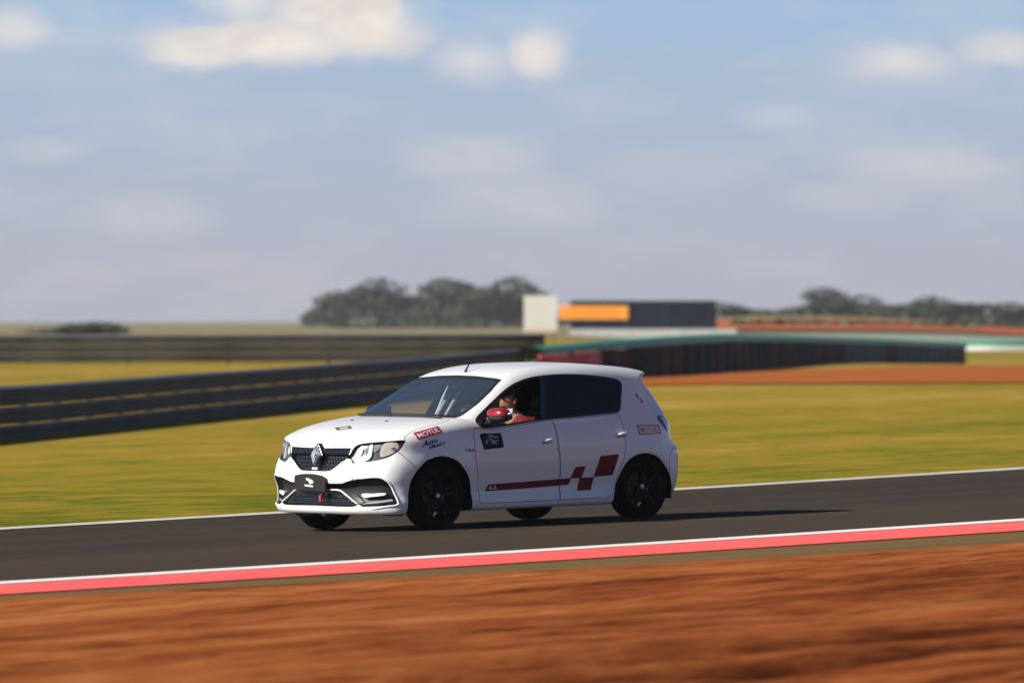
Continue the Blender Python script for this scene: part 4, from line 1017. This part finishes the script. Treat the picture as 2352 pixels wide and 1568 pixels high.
for O in ([(.718, .853), (.66, .855), (.625, .841), (.576, .842), (.588, .828), (.632, .827), (.665, .840), (.714, .840)], [(.732, .817), (.705, .817), (.737, .777), (.757, .777)], [(.705, .828), (.668, .828), (.655, .808), (.690, .806)], [(.668, .818), (.630, .806), (.582, .810), (.592, .796), (.640, .794), (.664, .802)], [(.690, .800), (.650, .796), (.610, .782), (.60, .770), (.650, .778), (.672, .776)]):
    stampmesh(O, 'y', 1, .0035, 'emblem_stroke', GRYV, ds)
DO = [P_df, P_dr]
for nm, O in (('bar', [(.745, .344), (.705, .407), (-.345, .432), (-.312, .372), (.359, .352)]), ('upper_block', [(-.330, .428), (-.388, .533), (-.517, .537), (-.474, .431)]), ('lower_block', [(-.45, .4325), (-.632, .4325), (-.597, .314), (-.418, .312)]), ('rear_block', [(-.626, .434), (-.699, .625), (-.938, .636), (-.865, .442)])):
    stampmesh(O, 'y', 1, .0022, 'stripe', DRED, dR if nm != 'bar' else car)
lettering('R.S.', [(.695, .358), (.590, .361), (.592, .395), (.685, .393)], 'y', 1, .004, 'lettering', PINK, car, .03)
rm = stampmesh([(-1.200, .896), (-1.212, .807), (-1.512, .807), (-1.492, .891)], 'y', 1, .002, 'sticker', MAUV, car, label='red framed MOTUL sticker on the rear wing')
stampmesh([(-1.218, .884), (-1.226, .819), (-1.490, .818), (-1.475, .880)], 'y', 1, .0032, 'label_field', PINK, rm)
lettering('MOTUL', [(-1.240, .832), (-1.470, .830), (-1.462, .868), (-1.236, .871)], 'y', 1, .0045, 'lettering', MAUV, rm, .01)
lettering('R', [(-1.322, 1.140), (-1.360, 1.137), (-1.362, 1.182), (-1.322, 1.187)], 'y', 1, .002, 'lettering', MAUV, car, .03); lettering('S', [(-1.352, 1.095), (-1.392, 1.097), (-1.390, 1.142), (-1.350, 1.140)], 'y', 1, .002, 'lettering', MAUV, car, .03)
def ringstamp(outer, inn):
    a, _ = cut(BASE, outer, 'z', 1, lo=.5); _, a = cut(a, inn, 'z', 1, lo=.5); mb = MB(); emit(mb, a, .002); return mb.build('bonnet_mark', GDEC, bon, xf=lean)
ringstamp([(1.772, -.02), (1.70, .105), (1.615, -.02), (1.69, -.15)], [(1.735, -.02), (1.698, .05), (1.655, -.02), (1.69, -.09)])

# cabin
m = MB(); m.box((.80, 0, .80), (.42, 1.36, .30)); m.box((.62, .37, .87), (.16, .42, .12)); m.build('dashboard', mat('dashboard', (.030, .030, .031), .8), car, bevel=.05, xf=lean)
m = MB(); P = [(.455 + .06 * math.cos(0) * 0, 0, 0)]; cen = Vector((.44, .37, .94)); tl_ = R(25)
ring = [(cen.x + .19 * math.sin(a) * math.sin(tl_) , cen.y + .19 * math.cos(a), cen.z + .19 * math.sin(a) * math.cos(tl_)) for a in np.linspace(0, 2 * math.pi, 33)]
m.tube(ring, .015, 8, cap=False); m.tube([(cen.x, cen.y - .18, cen.z), (cen.x + .01, cen.y, cen.z), (cen.x, cen.y + .18, cen.z)], .016, 6); m.tube([(cen.x, cen.y, cen.z), (cen.x + .22, cen.y, cen.z - .10)], .03, 8); m.build('steering_wheel', BLK, car, smooth=True, xf=lean)
def seat(x, y, bench=False):
    w = .48 if not bench else 1.2; m = MB()
    m.box((x, y, .42), (.50, w, .16)); m.box((x - .31, y, .74), (.14, w * .96, .60), Matrix.Rotation(R(-14), 3, 'Y'))
    for q in ([0] if not bench else [-.35, .35]): m.box((x - .405, y + q, 1.12), (.09, .25, .17), Matrix.Rotation(R(-10), 3, 'Y'))
    m.build('seat', SEAT, car, bevel=.04, xf=lean)
seat(-.02, .37); seat(.16, -.37); seat(-.82, 0, True)
m = MB(); m.box((-.16, -.665, 1.13), (.085, .03, .36), Matrix.Rotation(R(-18), 3, 'Y') @ Matrix.Rotation(R(-14), 3, 'X')); m.build('pillar_trim', LGREY, car, bevel=.008, xf=lean)
for yy in (-.33, -.45):
    m = MB(); m.tube([(.14, yy, 1.00), (.06, yy, 1.10), (-.03, yy, 1.20), (-.09, yy, 1.25)], .019, 8); m.build('harness_strap', WHT, car, smooth=True, xf=lean)
m = MB(); m.box((.30, 0, 1.305), (.03, .22, .065)); m.build('rear_view_mirror', GLOSS, car, bevel=.012, xf=lean)

# ------------------------------------------------------------------ the driver
SKIN = mat('skin', (.50, .25, .13), .55, amt=.08, scale=30); SHIRT = mat('red_shirt', (.26, .010, .014), .8, amt=.15, scale=25); CAP = mat('dark_cap', (.03, .018, .014), .85); TROU = mat('grey_trousers', (.10, .12, .11), .9)
CARM = Matrix.Translation(car.location) @ car.rotation_euler.to_matrix().to_4x4()
def skinned(name, J, E_, rad, mats, parent, sub=2, facemat=None):
    me = bpy.data.meshes.new(name); v, _ = lean(np.array([J[k] for k in J])); ix = {k: i for i, k in enumerate(J)}
    me.from_pydata(v.tolist(), [(ix[a], ix[b]) for a, b in E_], [])
    o = bpy.data.objects.new(name, me); COL.objects.link(o)
    sk = o.modifiers.new('skin', 'SKIN'); sk.use_smooth_shade = True
    for i, k in enumerate(J):
        r = rad[k]; me.skin_vertices[0].data[i].radius = r if isinstance(r, tuple) else (r, r); me.skin_vertices[0].data[i].use_root = (i == 0)
    ss = o.modifiers.new('sub', 'SUBSURF'); ss.levels = sub; ss.render_levels = sub
    dg = bpy.context.evaluated_depsgraph_get(); m2 = bpy.data.meshes.new_from_object(o.evaluated_get(dg)); bpy.data.objects.remove(o)
    m2.materials.clear()
    for m in mats: m2.materials.append(m)
    if facemat: 
        for p in m2.polygons: p.material_index = facemat(p.center)
    for p in m2.polygons: p.use_smooth = True
    o = bpy.data.objects.new(name, m2); COL.objects.link(o); o.parent = parent; return o
drv = empty('person', 'driver in red shirt and dark cap leaning forward at the steering wheel', 'person', car.location)
drv.rotation_euler = car.rotation_euler
J = dict(pelvis=(-.16, .37, .55), belly=(-.17, .37, .70), chest=(-.13, .37, .86), collar=(-.07, .37, .985), neck=(-.035, .372, 1.04), jaw=(.005, .374, 1.095), head=(.010, .375, 1.155), crown=(-.005, .375, 1.215),
         shL=(-.07, .54, .945), elL=(.10, .60, .83), wrL=(.335, .535, .985), paL=(.395, .53, 1.02), shR=(-.07, .20, .945), elR=(.12, .16, .83), wrR=(.345, .225, 1.02), paR=(.405, .235, 1.06),
         hiL=(-.10, .46, .54), knL=(.32, .49, .66), anL=(.62, .47, .36), toL=(.76, .47, .36), hiR=(-.10, .28, .54), knR=(.33, .26, .66), anR=(.63, .28, .36), toR=(.77, .28, .36), nose=(.095, .375, 1.140))
E_ = [('pelvis', 'belly'), ('belly', 'chest'), ('chest', 'collar'), ('collar', 'neck'), ('neck', 'jaw'), ('jaw', 'head'), ('head', 'crown'), ('head', 'nose'), ('collar', 'shL'), ('shL', 'elL'), ('elL', 'wrL'), ('wrL', 'paL'), ('collar', 'shR'), ('shR', 'elR'), ('elR', 'wrR'), ('wrR', 'paR'),
      ('pelvis', 'hiL'), ('hiL', 'knL'), ('knL', 'anL'), ('anL', 'toL'), ('pelvis', 'hiR'), ('hiR', 'knR'), ('knR', 'anR'), ('anR', 'toR')]
rad = dict(pelvis=.15, belly=.14, chest=(.15, .13), collar=.09, neck=.056, jaw=.070, head=.092, crown=.062, nose=.018, shL=.062, elL=.045, wrL=.030, paL=(.022, .038), shR=.062, elR=.045, wrR=.030, paR=(.022, .038), hiL=.095, knL=.062, anL=.042, toL=.036, hiR=.095, knR=.062, anR=.042, toR=.036)
for s, p, sg in (('L', J['paL'], 1), ('R', J['paR'], -1)):
    for k in range(4):
        b = (p[0] + .012, p[1] - .026 + .017 * k, p[2] + .018); q = (b[0] + .034, b[1], b[2] - .004); e = (q[0] + .012, q[1], q[2] - .026)
        J[f'f{s}{k}a'] = q; J[f'f{s}{k}b'] = e; rad[f'f{s}{k}a'] = .0085; rad[f'f{s}{k}b'] = .0075; E_ += [('pa' + s, f'f{s}{k}a'), (f'f{s}{k}a', f'f{s}{k}b')]
    J[f't{s}'] = (p[0] + .012, p[1] - sg * .045, p[2] - .006); rad[f't{s}'] = .0095; E_.append(('pa' + s, f't{s}'))
skinned('body', J, E_, rad, [SKIN], drv)
JS = dict(pelvis=(-.16, .37, .54), belly=(-.17, .37, .70), chest=(-.13, .37, .86), collar=(-.075, .37, .975), shL=(-.07, .54, .945), muL=(.03, .58, .875), shR=(-.07, .20, .945), muR=(.04, .17, .875))
skinned('shirt', JS, [('pelvis', 'belly'), ('belly', 'chest'), ('chest', 'collar'), ('collar', 'shL'), ('shL', 'muL'), ('collar', 'shR'), ('shR', 'muR')], dict(pelvis=.165, belly=.155, chest=(.165, .145), collar=.10, shL=.073, muL=.066, shR=.073, muR=.066), [SHIRT], drv)
JT = dict(pelvis=(-.16, .37, .53), hiL=(-.10, .46, .54), knL=(.32, .49, .66), anL=(.60, .47, .385), hiR=(-.10, .28, .54), knR=(.33, .26, .66), anR=(.61, .28, .385))
skinned('trousers', JT, [('pelvis', 'hiL'), ('hiL', 'knL'), ('knL', 'anL'), ('pelvis', 'hiR'), ('hiR', 'knR'), ('knR', 'anR')], dict(pelvis=.16, hiL=.105, knL=.072, anL=.052, hiR=.105, knR=.072, anR=.052), [TROU], drv)
m = MB(); superel(m, (-.008, .375, 1.205), (.104, .092, .068), 2.2, 12, zlo=-.05); m.tube([(.070, .375, 1.212), (.105, .375, 1.208), (.135, .375, 1.200)], [.045, .04, .022], 10); cp = m.build('cap', CAP, drv, smooth=True, xf=lean)
for sy in (.035, -.035):
    m = MB(); superel(m, (.086, .375 + sy, 1.155), (.012, .015, .009), 2, 6); m.build('eye', CAP, drv, smooth=True, xf=lean)
    m = MB(); superel(m, (.0, .375 + sy * 2.6, 1.145), (.022, .012, .032), 2, 6); m.build('ear', SKIN, drv, smooth=True, xf=lean)
m = MB(); m.box((.086, .375, 1.098), (.01, .05, .008)); m.build('mouth', mat('lips', (.32, .10, .08), .6), drv, xf=lean)

# ------------------------------------------------------------------ haze
def haze():
    m = bpy.data.materials.new('haze'); m.use_nodes = True; nt = m.node_tree; nt.nodes.remove(nt.nodes['Principled BSDF'])
    v = nt.nodes.new('ShaderNodeVolumePrincipled'); v.inputs['Color'].default_value = (.97, .97, 1.0, 1); v.inputs['Density'].default_value = HAZE; v.inputs['Anisotropy'].default_value = .25
    nt.links.new(v.outputs[0], nt.nodes['Material Output'].inputs['Volume'])
    b = MB(); b.box((0, 1350, 4.5), (9000, 3100, 20)); o = b.build('haze', m); tag(o, kind='stuff')
HAZE = .00012
haze()
